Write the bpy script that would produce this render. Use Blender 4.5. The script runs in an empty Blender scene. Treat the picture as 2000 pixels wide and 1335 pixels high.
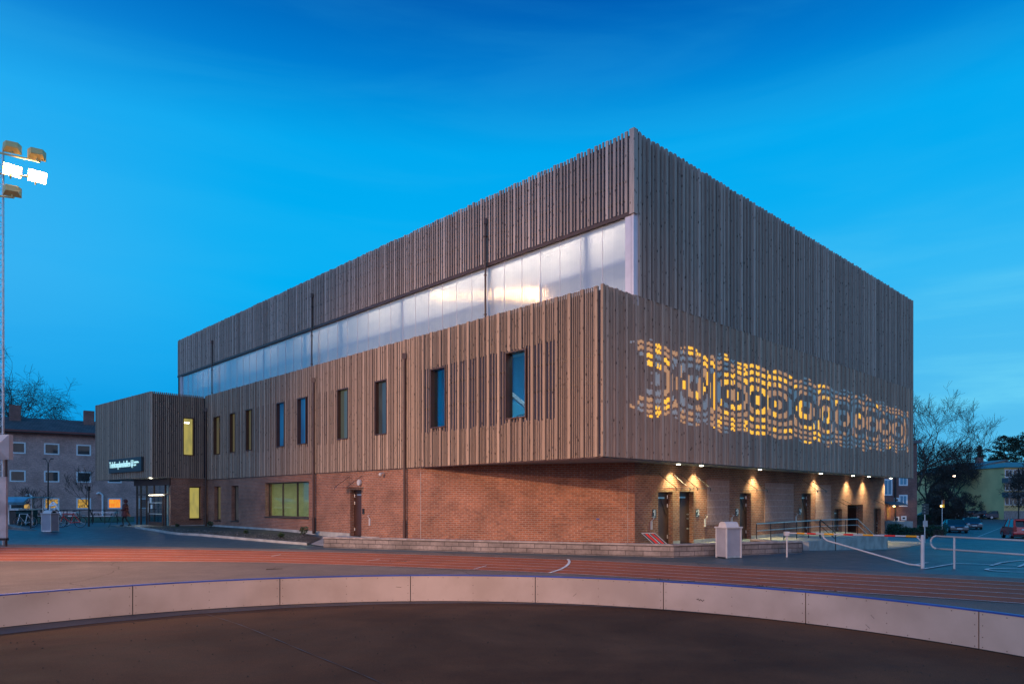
import bpy, bmesh, math, random
from mathutils import Vector, Matrix
random.seed(7)
S = bpy.context.scene
C = S.collection
PI = math.pi

# ------------------------------------------------------------------ camera
F, CX, HY, ZC = 1371.6, 1000.0, 978.0, 1.75
cam = bpy.data.cameras.new('camera'); co = bpy.data.objects.new('camera', cam); C.objects.link(co)
co.location = (0, 0, ZC); co.rotation_euler = (PI/2, 0, 0)
cam.sensor_width = 36; cam.lens = F/2000*36; cam.shift_y = (HY-667.5)/2000
cam.clip_start = .1; cam.clip_end = 3000
S.camera = co
S.view_settings.view_transform = 'Standard'; S.view_settings.look = 'None'
S.view_settings.gamma = 1; S.view_settings.exposure = 0
S.render.engine = 'CYCLES'
S.cycles.use_denoising = True
S.cycles.max_bounces = 6; S.cycles.transparent_max_bounces = 12
S.cycles.sample_clamp_indirect = 3

def lin(*c):
    return tuple(((x/255)/12.92 if x <= 10 else (((x/255)+.055)/1.055)**2.4) for x in c)

# ------------------------------------------------------------------ node helper
class NT:
    def __init__(s, tree): s.t = tree; s.n = tree.nodes; s.l = tree.links
    def node(s, kind, **kw):
        n = s.n.new(kind)
        for k, v in kw.items():
            if k.startswith('i_'): n.inputs[k[2:].replace('_', ' ')].default_value = v
            else: setattr(n, k, v)
        return n
    def link(s, a, b): s.l.new(a, b)
    def math(s, op, a, b=None, c=None, clamp=False):
        n = s.n.new('ShaderNodeMath'); n.operation = op; n.use_clamp = clamp
        for i, v in enumerate((a, b, c)):
            if v is None: continue
            if isinstance(v, (int, float)): n.inputs[i].default_value = v
            else: s.l.new(v, n.inputs[i])
        return n.outputs[0]
    def mix(s, f, a, b, mode='MIX'):
        n = s.n.new('ShaderNodeMix'); n.data_type = 'RGBA'; n.blend_type = mode
        for sock, v in ((n.inputs[0], f), (n.inputs[6], a), (n.inputs[7], b)):
            if isinstance(v, (int, float)): sock.default_value = v
            elif isinstance(v, (tuple, list)): sock.default_value = tuple(v)[:3]+(1,)
            else: s.l.new(v, sock)
        return n.outputs[2]
    def ramp(s, f, stops):
        n = s.n.new('ShaderNodeValToRGB'); e = n.color_ramp.elements
        while len(e) < len(stops): e.new(.5)
        for i, (p, c) in enumerate(stops):
            e[i].position = p; e[i].color = tuple(c)[:3]+(1,) if isinstance(c, (tuple, list)) else (c, c, c, 1)
        s.l.new(f, n.inputs[0]); return n.outputs[0]
    def mapr(s, v, a, b, c=0, d=1):
        n = s.n.new('ShaderNodeMapRange'); n.interpolation_type = 'SMOOTHSTEP'
        s.l.new(v, n.inputs[0])
        for i, x in enumerate((a, b, c, d)): n.inputs[i+1].default_value = x
        return n.outputs[0]

# ------------------------------------------------------------------ sky (blue hour)
W = bpy.data.worlds.new('World'); S.world = W; W.use_nodes = True
wt = NT(W.node_tree); wt.n.clear()
tc = wt.node('ShaderNodeTexCoord'); sx = wt.node('ShaderNodeSeparateXYZ'); wt.link(tc.outputs['Generated'], sx.inputs[0])
X, Y, Z = sx.outputs
front = wt.ramp(wt.math('MAXIMUM', Z, 0.0), [(0, lin(18, 142, 208)), (.057, lin(4, 150, 224)), (.16, lin(0, 164, 236)), (.27, lin(0, 176, 244)), (.36, lin(0, 174, 243)),
                        (.44, lin(0, 168, 240)), (.517, lin(0, 126, 210)), (.59, lin(0, 88, 176)), (.68, lin(0, 86, 176)), (1, (0, .30, .85))])
# pale wisps low in the sky to the right
mp = wt.node('ShaderNodeMapping'); mp.inputs['Scale'].default_value = (1.2, 1.2, 9); mp.inputs['Rotation'].default_value = (.05, .12, 0)
wt.link(tc.outputs['Generated'], mp.inputs[0])
nz = wt.node('ShaderNodeTexNoise', i_Scale=1.7, i_Detail=6.0, i_Roughness=.55, i_Distortion=.6); wt.link(mp.outputs[0], nz.inputs['Vector'])
cl = wt.mapr(nz.outputs[0], .38, .7)
right = wt.math('MULTIPLY', wt.mapr(X, .05, .58), wt.mapr(Z, .42, .1))
front = wt.mix(wt.math('MULTIPLY', right, wt.math('MULTIPLY_ADD', cl, .5, .5)), front, lin(116, 216, 248))
front = wt.mix(wt.math('MULTIPLY', cl, .10), front, lin(60, 190, 242))
leftg = wt.math('MULTIPLY', wt.mapr(X, -.25, -.75), wt.mapr(Z, .62, .25))
front = wt.mix(wt.math('MULTIPLY', wt.math('MULTIPLY', leftg, wt.mapr(Z, .06, .3)), .5), front, lin(92, 180, 240))
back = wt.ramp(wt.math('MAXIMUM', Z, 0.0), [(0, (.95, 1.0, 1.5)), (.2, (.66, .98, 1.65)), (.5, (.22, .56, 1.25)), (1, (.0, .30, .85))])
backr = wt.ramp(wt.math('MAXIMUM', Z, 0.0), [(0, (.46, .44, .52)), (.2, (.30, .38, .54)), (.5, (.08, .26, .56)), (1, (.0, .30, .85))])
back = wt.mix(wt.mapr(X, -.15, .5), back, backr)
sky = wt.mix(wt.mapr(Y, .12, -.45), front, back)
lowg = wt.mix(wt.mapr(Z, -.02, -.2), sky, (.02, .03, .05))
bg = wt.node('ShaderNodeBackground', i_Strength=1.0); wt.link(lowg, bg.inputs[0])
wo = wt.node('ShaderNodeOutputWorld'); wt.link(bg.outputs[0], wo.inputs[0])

# ------------------------------------------------------------------ floodlight lamps of the sports field
def spot(name, loc, target, energy, col, size=80, blend=.6, rad=.4):
    l = bpy.data.lights.new(name, 'SPOT'); l.energy = energy; l.color = col; l.spot_size = math.radians(size)
    l.spot_blend = blend; l.shadow_soft_size = rad
    o = bpy.data.objects.new(name, l); C.objects.link(o); o.location = loc
    o.rotation_euler = (Vector(target)-Vector(loc)).to_track_quat('-Z', 'Y').to_euler(); return o
WARM = (1, .60, .38)
spot('floodlight_beam', (26, -22, 14.4), (-1, 27, 1.5), 15000, WARM, 24, .8, .5)
spot('floodlight_beam', (-34, -2, 15), (-3, 28, .6), 76000, (1, .56, .30), 46, 1, .5)
spot('floodlight_beam', (-10, -46, 12.6), (-1, 10, -.2), 54000, (1, .50, .25), 20, 1, .5)
spot('floodlight_beam', (24, -24, 14.4), (-7, 8, -.2), 15000, (1, .52, .28), 28, 1, .5)
spot('floodlight_beam', (-21.4, 30.6, 16.4), (-7, 11, 0), 10000, (1, .54, .22), 100, .9, .35)
spot('floodlight_beam', (-20.6, 30.8, 16.3), (-21, 22, 0), 6000, (1, .50, .16), 90, .9, .35)

# ------------------------------------------------------------------ mesh builder
class MB:
    def __init__(s): s.v = []; s.f = []; s.m = []
    def add(s, vs, fs, mi=0):
        b = len(s.v); s.v += [tuple(v) for v in vs]; s.f += [tuple(b+i for i in f) for f in fs]; s.m += [mi]*len(fs)
    def obox(s, p, U, V, lu, lv, z0, z1, mi=0):
        """box from the ground corner p along unit U (length lu) and unit V (length lv)"""
        a = (p[0], p[1]); b = (a[0]+U[0]*lu, a[1]+U[1]*lu); c = (b[0]+V[0]*lv, b[1]+V[1]*lv); d = (a[0]+V[0]*lv, a[1]+V[1]*lv)
        vs = [(*q, z0) for q in (a, b, c, d)]+[(*q, z1) for q in (a, b, c, d)]
        s.add(vs, [(0, 3, 2, 1), (4, 5, 6, 7), (0, 1, 5, 4), (1, 2, 6, 5), (2, 3, 7, 6), (3, 0, 4, 7)], mi)
    def box(s, x0, x1, y0, y1, z0, z1, mi=0): s.obox((x0, y0), (1, 0), (0, 1), x1-x0, y1-y0, z0, z1, mi)
    def tube(s, p, q, r0, r1=None, n=8, mi=0, cap=True):
        r1 = r0 if r1 is None else r1
        p, q = Vector(p), Vector(q); d = (q-p)
        if d.length < 1e-6: return
        d.normalize(); a = d.orthogonal().normalized(); b = d.cross(a)
        vs = []
        for c, r in ((p, r0), (q, r1)):
            for i in range(n):
                t = 2*PI*i/n; vs.append(c+(a*math.cos(t)+b*math.sin(t))*r)
        fs = [(i, (i+1) % n, n+(i+1) % n, n+i) for i in range(n)]
        if cap: fs += [tuple(range(n-1, -1, -1)), tuple(range(n, 2*n))]
        s.add(vs, fs, mi)
    def path(s, pts, r, n=8, mi=0):
        for a, b in zip(pts, pts[1:]): s.tube(a, b, r, r, n, mi)
    def prism(s, poly, z0, z1, mi=0):
        n = len(poly); g0 = (lambda p: z0(p) if callable(z0) else z0); g1 = (lambda p: z1(p) if callable(z1) else z1)
        s.add([(p[0], p[1], g0(p)) for p in poly]+[(p[0], p[1], g1(p)) for p in poly],
              [tuple(range(n-1, -1, -1)), tuple(range(n, 2*n))]+[(i, (i+1) % n, n+(i+1) % n, n+i) for i in range(n)], mi)
    def extr(s, prof, a, b, mi=0):
        """closed profile of (y,z) points extruded along x from a to b"""
        n = len(prof)
        s.add([(a, y, z) for y, z in prof]+[(b, y, z) for y, z in prof],
              [tuple(range(n)), tuple(range(2*n-1, n-1, -1))]+[(i, n+i, n+(i+1) % n, (i+1) % n) for i in range(n)], mi)
    def torus(s, c, R, r, axis='x', n=20, k=6, mi=0):
        vs = []; fs = []
        for i in range(n):
            a = 2*PI*i/n
            for j in range(k):
                b = 2*PI*j/k; q = R+r*math.cos(b); h = r*math.sin(b)
                if axis == 'x': vs.append((c[0]+h, c[1]+q*math.cos(a), c[2]+q*math.sin(a)))
                else: vs.append((c[0]+q*math.cos(a), c[1]+h, c[2]+q*math.sin(a)))
        for i in range(n):
            for j in range(k): fs.append((i*k+j, ((i+1) % n)*k+j, ((i+1) % n)*k+(j+1) % k, i*k+(j+1) % k))
        s.add(vs, fs, mi)
    def sphere(s, c, r, n=10, m=6, mi=0, sc=(1, 1, 1)):
        vs = [(c[0], c[1], c[2]+r*sc[2])]
        for i in range(1, m):
            t = PI*i/m
            for j in range(n):
                a = 2*PI*j/n; vs.append((c[0]+r*sc[0]*math.sin(t)*math.cos(a), c[1]+r*sc[1]*math.sin(t)*math.sin(a), c[2]+r*sc[2]*math.cos(t)))
        vs.append((c[0], c[1], c[2]-r*sc[2])); fs = []
        for j in range(n): fs.append((0, 1+j, 1+(j+1) % n))
        for i in range(m-2):
            for j in range(n): fs.append((1+i*n+j, 1+(i+1)*n+j, 1+(i+1)*n+(j+1) % n, 1+i*n+(j+1) % n))
        L = len(vs)-1
        for j in range(n): fs.append((L, L-n+(j+1) % n, L-n+j))
        s.add(vs, fs, mi)
    def each(s, name, m, parent):
        """one part per separate piece"""
        par = list(range(len(s.v)))
        def find(i):
            while par[i] != i: par[i] = par[par[i]]; i = par[i]
            return i
        for f in s.f:
            for j in f[1:]: par[find(j)] = find(f[0])
        groups = {}
        for f in s.f: groups.setdefault(find(f[0]), []).append(f)
        for fs in groups.values():
            idx = sorted({i for f in fs for i in f}); mp = {a: b for b, a in enumerate(idx)}; q = MB()
            q.add([s.v[i] for i in idx], [tuple(mp[i] for i in f) for f in fs]); last = q.build(name, m, parent)
        return last
    def build(s, name, mats, parent=None, smooth=False, bevel=0, recalc=True):
        off = Vector((0, 0, 0)); p = parent
        while p is not None: off += p.location; p = p.parent
        me = bpy.data.meshes.new(name)
        me.from_pydata([tuple(Vector(v)-off) for v in s.v], [], s.f)
        if not isinstance(mats, (list, tuple)): mats = [mats]
        for m in mats: me.materials.append(m)
        me.polygons.foreach_set('material_index', s.m)
        if recalc:
            bm = bmesh.new(); bm.from_mesh(me); bmesh.ops.recalc_face_normals(bm, faces=bm.faces); bm.to_mesh(me); bm.free()
        uv = me.uv_layers.new(name='UVMap').data
        for pl in me.polygons:
            n = pl.normal
            if abs(n.z) > .72: T, B = Vector((1, 0, 0)), Vector((0, 1, 0))
            else:
                T = Vector((-n.y, n.x, 0)).normalized(); B = Vector((0, 0, 1))
                if T.x < -.3 or (abs(T.x) <= .3 and T.y < 0): T = -T
            for li in pl.loop_indices:
                w = me.vertices[me.loops[li].vertex_index].co+off; uv[li].uv = (w.dot(T), w.dot(B))
        if smooth: me.polygons.foreach_set('use_smooth', [True]*len(me.polygons))
        o = bpy.data.objects.new(name, me); C.objects.link(o)
        if parent is not None: o.parent = parent
        if bevel:
            b = o.modifiers.new('bevel', 'BEVEL'); b.width = bevel; b.segments = 2; b.limit_method = 'ANGLE'
        return o

def tag(o, label=None, cat=None, group=None, kind=None):
    for k, v in (('label', label), ('category', cat), ('group', group), ('kind', kind)):
        if v: o[k] = v
    return o
def thing(name, label, cat, loc=(0, 0, 0), group=None):
    o = bpy.data.objects.new(name, None); C.objects.link(o); o.location = loc; o.empty_display_size = .3
    return tag(o, label, cat, group)
def struct(name, mb, m, **k): return tag(mb.build(name, m, **k), kind='structure')
def copy_tree(o, parent=None):
    c = o.copy(); C.objects.link(c); c.parent = parent
    for ch in list(o.children): copy_tree(ch, c)
    return c

# ------------------------------------------------------------------ materials
def mat(name, col, rough=.7, var=.12, scale=3.0, metal=0.0, island=0.0, emit=None, es=0.0, spec=.5, bump=0.0, col2=None, coords='Object', coat=0.0):
    m = bpy.data.materials.new(name); m.use_nodes = True; t = NT(m.node_tree); b = t.n['Principled BSDF']
    tcn = t.node('ShaderNodeTexCoord'); n = t.node('ShaderNodeTexNoise', i_Scale=scale, i_Detail=5.0); t.link(tcn.outputs[coords], n.inputs['Vector'])
    c = t.mix(t.mapr(n.outputs[0], .3, .7), tuple(x*(1-var) for x in col), col2 or tuple(min(1, x*(1+var)) for x in col))
    if island:
        g = t.node('ShaderNodeNewGeometry'); c = t.mix(1.0, c, t.ramp(g.outputs['Random Per Island'], [(0, 1-island), (1, 1+island*.6)]), 'MULTIPLY')
    t.link(c, b.inputs['Base Color']); b.inputs['Roughness'].default_value = rough; b.inputs['Metallic'].default_value = metal
    b.inputs['Specular IOR Level'].default_value = spec; b.inputs['Coat Weight'].default_value = coat
    if emit: b.inputs['Emission Color'].default_value = (*emit, 1); b.inputs['Emission Strength'].default_value = es
    if bump:
        n2 = t.node('ShaderNodeTexNoise', i_Scale=scale*12, i_Detail=4.0); t.link(tcn.outputs[coords], n2.inputs['Vector'])
        bp = t.node('ShaderNodeBump', i_Strength=bump, i_Distance=.02); t.link(n2.outputs[0], bp.inputs['Height']); t.link(bp.outputs[0], b.inputs['Normal'])
    return m

def wood_mat(name, a, b_, c_):
    """weathered timber boards: each board its own tone, long grain, dark knots"""
    m = bpy.data.materials.new(name); m.use_nodes = True; t = NT(m.node_tree); b = t.n['Principled BSDF']
    tcn = t.node('ShaderNodeTexCoord'); g = t.node('ShaderNodeNewGeometry')
    off = t.node('ShaderNodeCombineXYZ'); t.link(t.math('MULTIPLY', g.outputs['Random Per Island'], 91.0), off.inputs[0]); t.link(t.math('MULTIPLY', g.outputs['Random Per Island'], 37.0), off.inputs[2])
    ad = t.node('ShaderNodeVectorMath', operation='ADD'); t.link(tcn.outputs['Object'], ad.inputs[0]); t.link(off.outputs[0], ad.inputs[1])
    mp1 = t.node('ShaderNodeMapping'); mp1.inputs['Scale'].default_value = (14, 14, .8); t.link(ad.outputs[0], mp1.inputs[0])
    n1 = t.node('ShaderNodeTexNoise', i_Scale=2.0, i_Detail=5.0); t.link(mp1.outputs[0], n1.inputs['Vector'])
    mp2 = t.node('ShaderNodeMapping'); mp2.inputs['Scale'].default_value = (7, 7, 3.2); t.link(ad.outputs[0], mp2.inputs[0])
    vo = t.node('ShaderNodeTexVoronoi', i_Scale=1.0); t.link(mp2.outputs[0], vo.inputs['Vector'])
    knot = t.mapr(vo.outputs['Distance'], .20, .12)
    base = t.ramp(g.outputs['Random Per Island'], [(0, a), (.3, b_), (.55, a), (.78, c_), (1, b_)])
    col = t.mix(t.mapr(n1.outputs[0], .3, .75, 0, .45), base, tuple(x*.45 for x in a))
    col = t.mix(t.math('MULTIPLY', knot, .8), col, (.03, .018, .012))
    t.link(col, b.inputs['Base Color']); b.inputs['Roughness'].default_value = .72; b.inputs['Specular IOR Level'].default_value = .35
    return m

def brick_mat(name, c1, c2, mortar, w=.25, h=.08, ms=.012, off=.5, var=.35, rough=.85, bump=.5):
    m = bpy.data.materials.new(name); m.use_nodes = True; t = NT(m.node_tree); b = t.n['Principled BSDF']
    uv = t.node('ShaderNodeUVMap')
    br = t.node('ShaderNodeTexBrick', offset=off); br.inputs['Scale'].default_value = 1; br.inputs['Brick Width'].default_value = w
    br.inputs['Row Height'].default_value = h; br.inputs['Mortar Size'].default_value = ms; br.inputs['Mortar Smooth'].default_value = .2; br.inputs['Bias'].default_value = -.1
    br.inputs['Color1'].default_value = (*c1, 1); br.inputs['Color2'].default_value = (*c2, 1); br.inputs['Mortar'].default_value = (*mortar, 1)
    t.link(uv.outputs[0], br.inputs['Vector'])
    n = t.node('ShaderNodeTexNoise', i_Scale=.9, i_Detail=6.0); t.link(uv.outputs[0], n.inputs['Vector'])
    n3 = t.node('ShaderNodeTexNoise', i_Scale=9.0, i_Detail=3.0); t.link(uv.outputs[0], n3.inputs['Vector'])
    c = t.mix(1.0, br.outputs['Color'], t.ramp(n.outputs[0], [(.3, 1-var), (.7, 1+var*.4)]), 'MULTIPLY')
    c = t.mix(1.0, c, t.ramp(n3.outputs[0], [(.3, .8), (.7, 1.15)]), 'MULTIPLY')
    t.link(c, b.inputs['Base Color']); b.inputs['Roughness'].default_value = rough
    bp = t.node('ShaderNodeBump', i_Strength=bump, i_Distance=.01); bp.invert = True; t.link(br.outputs['Fac'], bp.inputs['Height']); t.link(bp.outputs[0], b.inputs['Normal'])
    return m

def ground_mat(name, col, col2, rough=.85, patch=.15, grain=60.0, cracks=True, spec=.5):
    m = bpy.data.materials.new(name); m.use_nodes = True; t = NT(m.node_tree); b = t.n['Principled BSDF']
    tcn = t.node('ShaderNodeTexCoord'); P = tcn.outputs['Object']
    n1 = t.node('ShaderNodeTexNoise', i_Scale=patch, i_Detail=7.0, i_Roughness=.6, i_Distortion=.4); t.link(P, n1.inputs['Vector'])
    n2 = t.node('ShaderNodeTexNoise', i_Scale=grain, i_Detail=3.0); t.link(P, n2.inputs['Vector'])
    n4 = t.node('ShaderNodeTexNoise', i_Scale=1.6, i_Detail=6.0, i_Roughness=.65); t.link(P, n4.inputs['Vector'])
    c = t.mix(t.mapr(n1.outputs[0], .35, .65), col, col2)
    c = t.mix(1.0, c, t.ramp(n4.outputs[0], [(.3, .78), (.7, 1.22)]), 'MULTIPLY')
    c = t.mix(1.0, c, t.ramp(n2.outputs[0], [(.25, .62), (.5, 1), (.75, 1.5)]), 'MULTIPLY')
    if cracks:
        mpc = t.node('ShaderNodeMapping'); mpc.inputs['Scale'].default_value = (.16, .16, .16); t.link(P, mpc.inputs[0])
        nn = t.node('ShaderNodeTexNoise', i_Scale=2.5, i_Detail=4.0); t.link(mpc.outputs[0], nn.inputs['Vector'])
        ad = t.node('ShaderNodeVectorMath', operation='ADD'); t.link(mpc.outputs[0], ad.inputs[0])
        sc = t.node('ShaderNodeVectorMath', operation='SCALE'); sc.inputs['Scale'].default_value = .16; t.link(nn.outputs['Color'], sc.inputs[0]); t.link(sc.outputs[0], ad.inputs[1])
        vo = t.node('ShaderNodeTexVoronoi', feature='DISTANCE_TO_EDGE', i_Scale=1.0); t.link(ad.outputs[0], vo.inputs['Vector'])
        c = t.mix(t.math('MULTIPLY', t.mapr(vo.outputs[0], .0045, .001), .6), c, tuple(x*.35 for x in col))
        sp = t.node('ShaderNodeTexVoronoi', i_Scale=3.3); t.link(P, sp.inputs['Vector'])
        c = t.mix(t.math('MULTIPLY', t.mapr(sp.outputs[0], .06, .03), .5), c, tuple(x*.3 for x in col))
    b.inputs['Specular IOR Level'].default_value = spec; t.link(c, b.inputs['Base Color'])
    t.link(t.ramp(n4.outputs[0], [(.3, rough-.14), (.7, min(1, rough+.06))]), b.inputs['Roughness'])
    bp = t.node('ShaderNodeBump', i_Strength=.35, i_Distance=.01); t.link(n2.outputs[0], bp.inputs['Height']); t.link(bp.outputs[0], b.inputs['Normal'])
    return m

def glass_mat(name, emit, es, tint=(.02, .03, .04), rough=.04, noise=2.0, emit2=None):
    """window glass: mirror of the sky over whatever room light is on"""
    m = bpy.data.materials.new(name); m.use_nodes = True; t = NT(m.node_tree); b = t.n['Principled BSDF']
    tcn = t.node('ShaderNodeTexCoord'); mp_ = t.node('ShaderNodeMapping'); mp_.inputs['Scale'].default_value = (1.4, 1.4, .5); t.link(tcn.outputs['Object'], mp_.inputs[0])
    n = t.node('ShaderNodeTexNoise', i_Scale=noise, i_Detail=3.0); t.link(mp_.outputs[0], n.inputs['Vector'])
    c = t.mix(t.mapr(n.outputs[0], .35, .65), emit, emit2 or tuple(x*.55 for x in emit))
    b.inputs['Base Color'].default_value = (*tint, 1); b.inputs['Roughness'].default_value = rough; b.inputs['IOR'].default_value = 1.6
    t.link(c, b.inputs['Emission Color']); b.inputs['Emission Strength'].default_value = es
    return m

def clear_mat(name, tr=.75, tint=(.8, .9, .9), rough=.03):
    m = bpy.data.materials.new(name); m.use_nodes = True; t = NT(m.node_tree); t.n.clear()
    a = t.node('ShaderNodeBsdfTransparent'); a.inputs[0].default_value = (*tint, 1)
    g = t.node('ShaderNodeBsdfGlossy'); g.inputs['Roughness'].default_value = rough
    fr = t.node('ShaderNodeFresnel'); gm = t.node('ShaderNodeNewGeometry'); t.link(t.math('MULTIPLY_ADD', gm.outputs['Backfacing'], -.8333, 1.5), fr.inputs['IOR'])
    mx = t.node('ShaderNodeMixShader'); t.link(t.math('MULTIPLY_ADD', fr.outputs[0], 1.2, .02, clamp=True), mx.inputs[0]); t.link(a.outputs[0], mx.inputs[1]); t.link(g.outputs[0], mx.inputs[2])
    o = t.node('ShaderNodeOutputMaterial'); t.link(mx.outputs[0], o.inputs[0]); return m

def poly_mat(name):
    """multiwall polycarbonate: milky, fluted, glossy"""
    m = bpy.data.materials.new(name); m.use_nodes = True; t = NT(m.node_tree); t.n.clear()
    uv = t.node('ShaderNodeUVMap'); sp = t.node('ShaderNodeSeparateXYZ'); t.link(uv.outputs[0], sp.inputs[0])
    fl = t.math('SINE', t.math('MULTIPLY', sp.outputs[0], 2*PI/.12))
    pn = t.node('ShaderNodeTexNoise', noise_dimensions='1D', i_Scale=.9, i_Detail=2.0); t.link(sp.outputs[0], pn.inputs['W'])
    bp = t.node('ShaderNodeBump', i_Strength=.28, i_Distance=.006); t.link(t.math('ADD', fl, t.math('MULTIPLY', pn.outputs[0], 6.0)), bp.inputs['Height'])
    pan = t.math('FRACT', t.math('MULTIPLY', sp.outputs[0], 1/1.0))
    seam = t.math('ADD', t.mapr(pan, .035, .0), t.mapr(pan, .965, 1.0), clamp=True)
    wn = t.node('ShaderNodeTexWhiteNoise', noise_dimensions='1D'); t.link(t.math('FLOOR', sp.outputs[0]), wn.inputs['W'])
    colr = t.mix(wn.outputs[0], (.68, .72, .80), (.74, .78, .85)); colr = t.mix(t.math('MULTIPLY', seam, .08), colr, (.30, .33, .42))
    d = t.node('ShaderNodeBsdfDiffuse'); t.link(colr, d.inputs[0])
    tl = t.node('ShaderNodeBsdfTranslucent'); t.link(colr, tl.inputs[0])
    tr = t.node('ShaderNodeBsdfTransparent'); tr.inputs[0].default_value = (.85, .9, .95, 1)
    g = t.node('ShaderNodeBsdfGlossy'); g.inputs['Roughness'].default_value = .09; t.link(bp.outputs[0], g.inputs['Normal'])
    m1 = t.node('ShaderNodeMixShader'); m1.inputs[0].default_value = .62; t.link(d.outputs[0], m1.inputs[1]); t.link(tl.outputs[0], m1.inputs[2])
    m2 = t.node('ShaderNodeMixShader'); m2.inputs[0].default_value = .36; t.link(m1.outputs[0], m2.inputs[1]); t.link(tr.outputs[0], m2.inputs[2])
    fr = t.node('ShaderNodeFresnel'); gm = t.node('ShaderNodeNewGeometry'); t.link(t.math('MULTIPLY_ADD', gm.outputs['Backfacing'], -.8333, 1.5), fr.inputs['IOR']); t.link(bp.outputs[0], fr.inputs['Normal'])
    m3 = t.node('ShaderNodeMixShader'); t.link(t.math('MULTIPLY_ADD', fr.outputs[0], 2.4, .03, clamp=True), m3.inputs[0]); t.link(m2.outputs[0], m3.inputs[1]); t.link(g.outputs[0], m3.inputs[2])
    o = t.node('ShaderNodeOutputMaterial'); t.link(m3.outputs[0], o.inputs[0]); return m

M = {}
M['wood'] = wood_mat('slat_wood', (.38, .27, .19), (.27, .19, .14), (.48, .345, .25))
M['wood_grey'] = wood_mat('slat_wood_weathered', (.47, .36, .29), (.32, .24, .195), (.62, .485, .40))
M['wood_mid'] = wood_mat('slat_wood_shaded', (.50, .345, .255), (.37, .255, .19), (.62, .44, .33))  # same slat timber, colour shifted to allow for shade on the right face
M['membrane'] = mat('wind_barrier', (.022, .022, .045), .8, .1)
M['batten'] = mat('dark_batten', (.025, .02, .02), .8)
M['brick'] = brick_mat('red_brick', (.33, .115, .056), (.21, .068, .038), (.31, .225, .175), ms=.013)
M['rib'] = brick_mat('hollow_tile_screen', (.36, .20, .16), (.30, .165, .135), (.46, .36, .33), w=.075, h=.30, ms=.010, off=0, var=.15)
M['brick_old'] = brick_mat('old_brick', (.66, .38, .32), (.46, .27, .24), (.50, .38, .36), var=.25)
M['brick_red2'] = brick_mat('dark_red_brick', (.30, .12, .09), (.20, .08, .07), (.22, .18, .17))
M['block'] = brick_mat('concrete_block', (.30, .245, .22), (.20, .165, .15), (.10, .08, .075), w=.62, h=.17, ms=.012, var=.5, bump=1)
M['coping'] = mat('concrete_coping', (.30, .255, .235), .85, .25, 4, bump=.3)
M['concrete'] = mat('concrete', (.36, .35, .32), .85, .2, 2, bump=.2)
M['soffit'] = mat('soffit_panel', (.26, .26, .27), .6, .06)
M['brown'] = mat('brown_metal', (.060, .026, .018), .45, .15)
M['brown_door'] = mat('brown_door_paint', (.055, .026, .020), .35, .2, 2)
M['black'] = mat('black_metal', (.012, .012, .014), .5, .2)
M['steel'] = mat('galvanised_steel', (.55, .55, .57), .38, .15, 6, metal=.85)
M['white_metal'] = mat('white_painted_metal', (.50, .47, .46), .5, .08)
M['white_trim'] = mat('pale_corner_panel', (.62, .60, .66), .5, .05)
M['polycarb'] = poly_mat('polycarbonate')
M['asphalt'] = ground_mat('asphalt', (.030, .058, .074), (.045, .080, .096), .52)
M['asphalt_old'] = ground_mat('old_asphalt', (.14, .105, .088), (.18, .138, .115), .82, .25, spec=.2)
M['rink'] = ground_mat('rink_asphalt', (.072, .030, .015), (.120, .052, .026), .88, .3, 110, cracks=False, spec=.12)
M['damp'] = ground_mat('damp_asphalt_edge', (.030, .028, .034), (.044, .040, .046), .55, .6, cracks=False)
M['track'] = ground_mat('running_track', (.30, .075, .034), (.36, .098, .045), .85, .12, 90, cracks=False, spec=.2)
M['line'] = mat('white_line_paint', (.62, .60, .57), .7, .25, 8)
M['soil'] = ground_mat('planting_soil', (.030, .022, .016), (.060, .045, .03), .95, 1.2, 14, cracks=False)
M['paving'] = brick_mat('pale_paving', (.34, .31, .28), (.29, .27, .25), (.18, .17, .16), w=.5, h=.5, ms=.008, off=0, var=.2)
M['grass'] = ground_mat('lawn', (.03, .055, .02), (.05, .08, .03), .95, .5, 25, cracks=False)
M['bark'] = mat('bark', (.045, .036, .030), .9, .3, 9)
M['leafd'] = mat('dark_needles', (.020, .040, .020), .8, .4, .8, island=.5)
M['leaf'] = mat('shrub_leaves', (.05, .085, .03), .75, .4, 1.5, island=.5)
M['hedge'] = mat('hedge_leaves', (.035, .065, .025), .8, .3, 1.5, island=.5)
M['board'] = mat('rink_board_panel', (.50, .36, .27), .5, .10, 1.1, col2=(.58, .43, .335))
M['cap'] = mat('blue_cap_strip', (.03, .075, .32), .45, .15)
M['screw'] = mat('rusty_screw', (.10, .055, .035), .6)
M['yellow_lit'] = mat('backlit_yellow_panel', (.75, .45, .05), .5, .05, emit=(1, .50, .03), es=.95)
M['tan'] = mat('backlit_tan_panel', (.42, .27, .14), .55, .1, emit=(1, .48, .20), es=.34)
M['grey_sheet'] = mat('grey_metal_sheet', (.66, .60, .50), .5, .06)
M['door_glow'] = mat('warm_light', (.9, .7, .4), emit=(1, .62, .25), es=6)
M['lamp_hot'] = mat('flood_lens', (1, .9, .7), emit=(1, .58, .20), es=110)
M['lamp_yel'] = mat('flood_housing', (.72, .52, .20), .5, .05)
M['led'] = mat('downlight_lens', (1, 1, .9), emit=(1, .92, .66), es=14)
M['dark_sign'] = mat('dark_sign_face', (.030, .055, .065), .4, .1)
M['sign_glow'] = mat('lit_letters', (.8, 1, .95), emit=(.55, .95, .86), es=.62)
M['num_white'] = mat('white_letters', (.75, .78, .76), .5)
M['olive'] = glass_mat('window_glass_olive', (.16, .13, .05), .5, emit2=(.09, .10, .06), noise=.8)
M['bluewin'] = glass_mat('window_glass_blue', (.0, .10, .27), .75, emit2=(.0, .06, .18), noise=.8)
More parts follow.
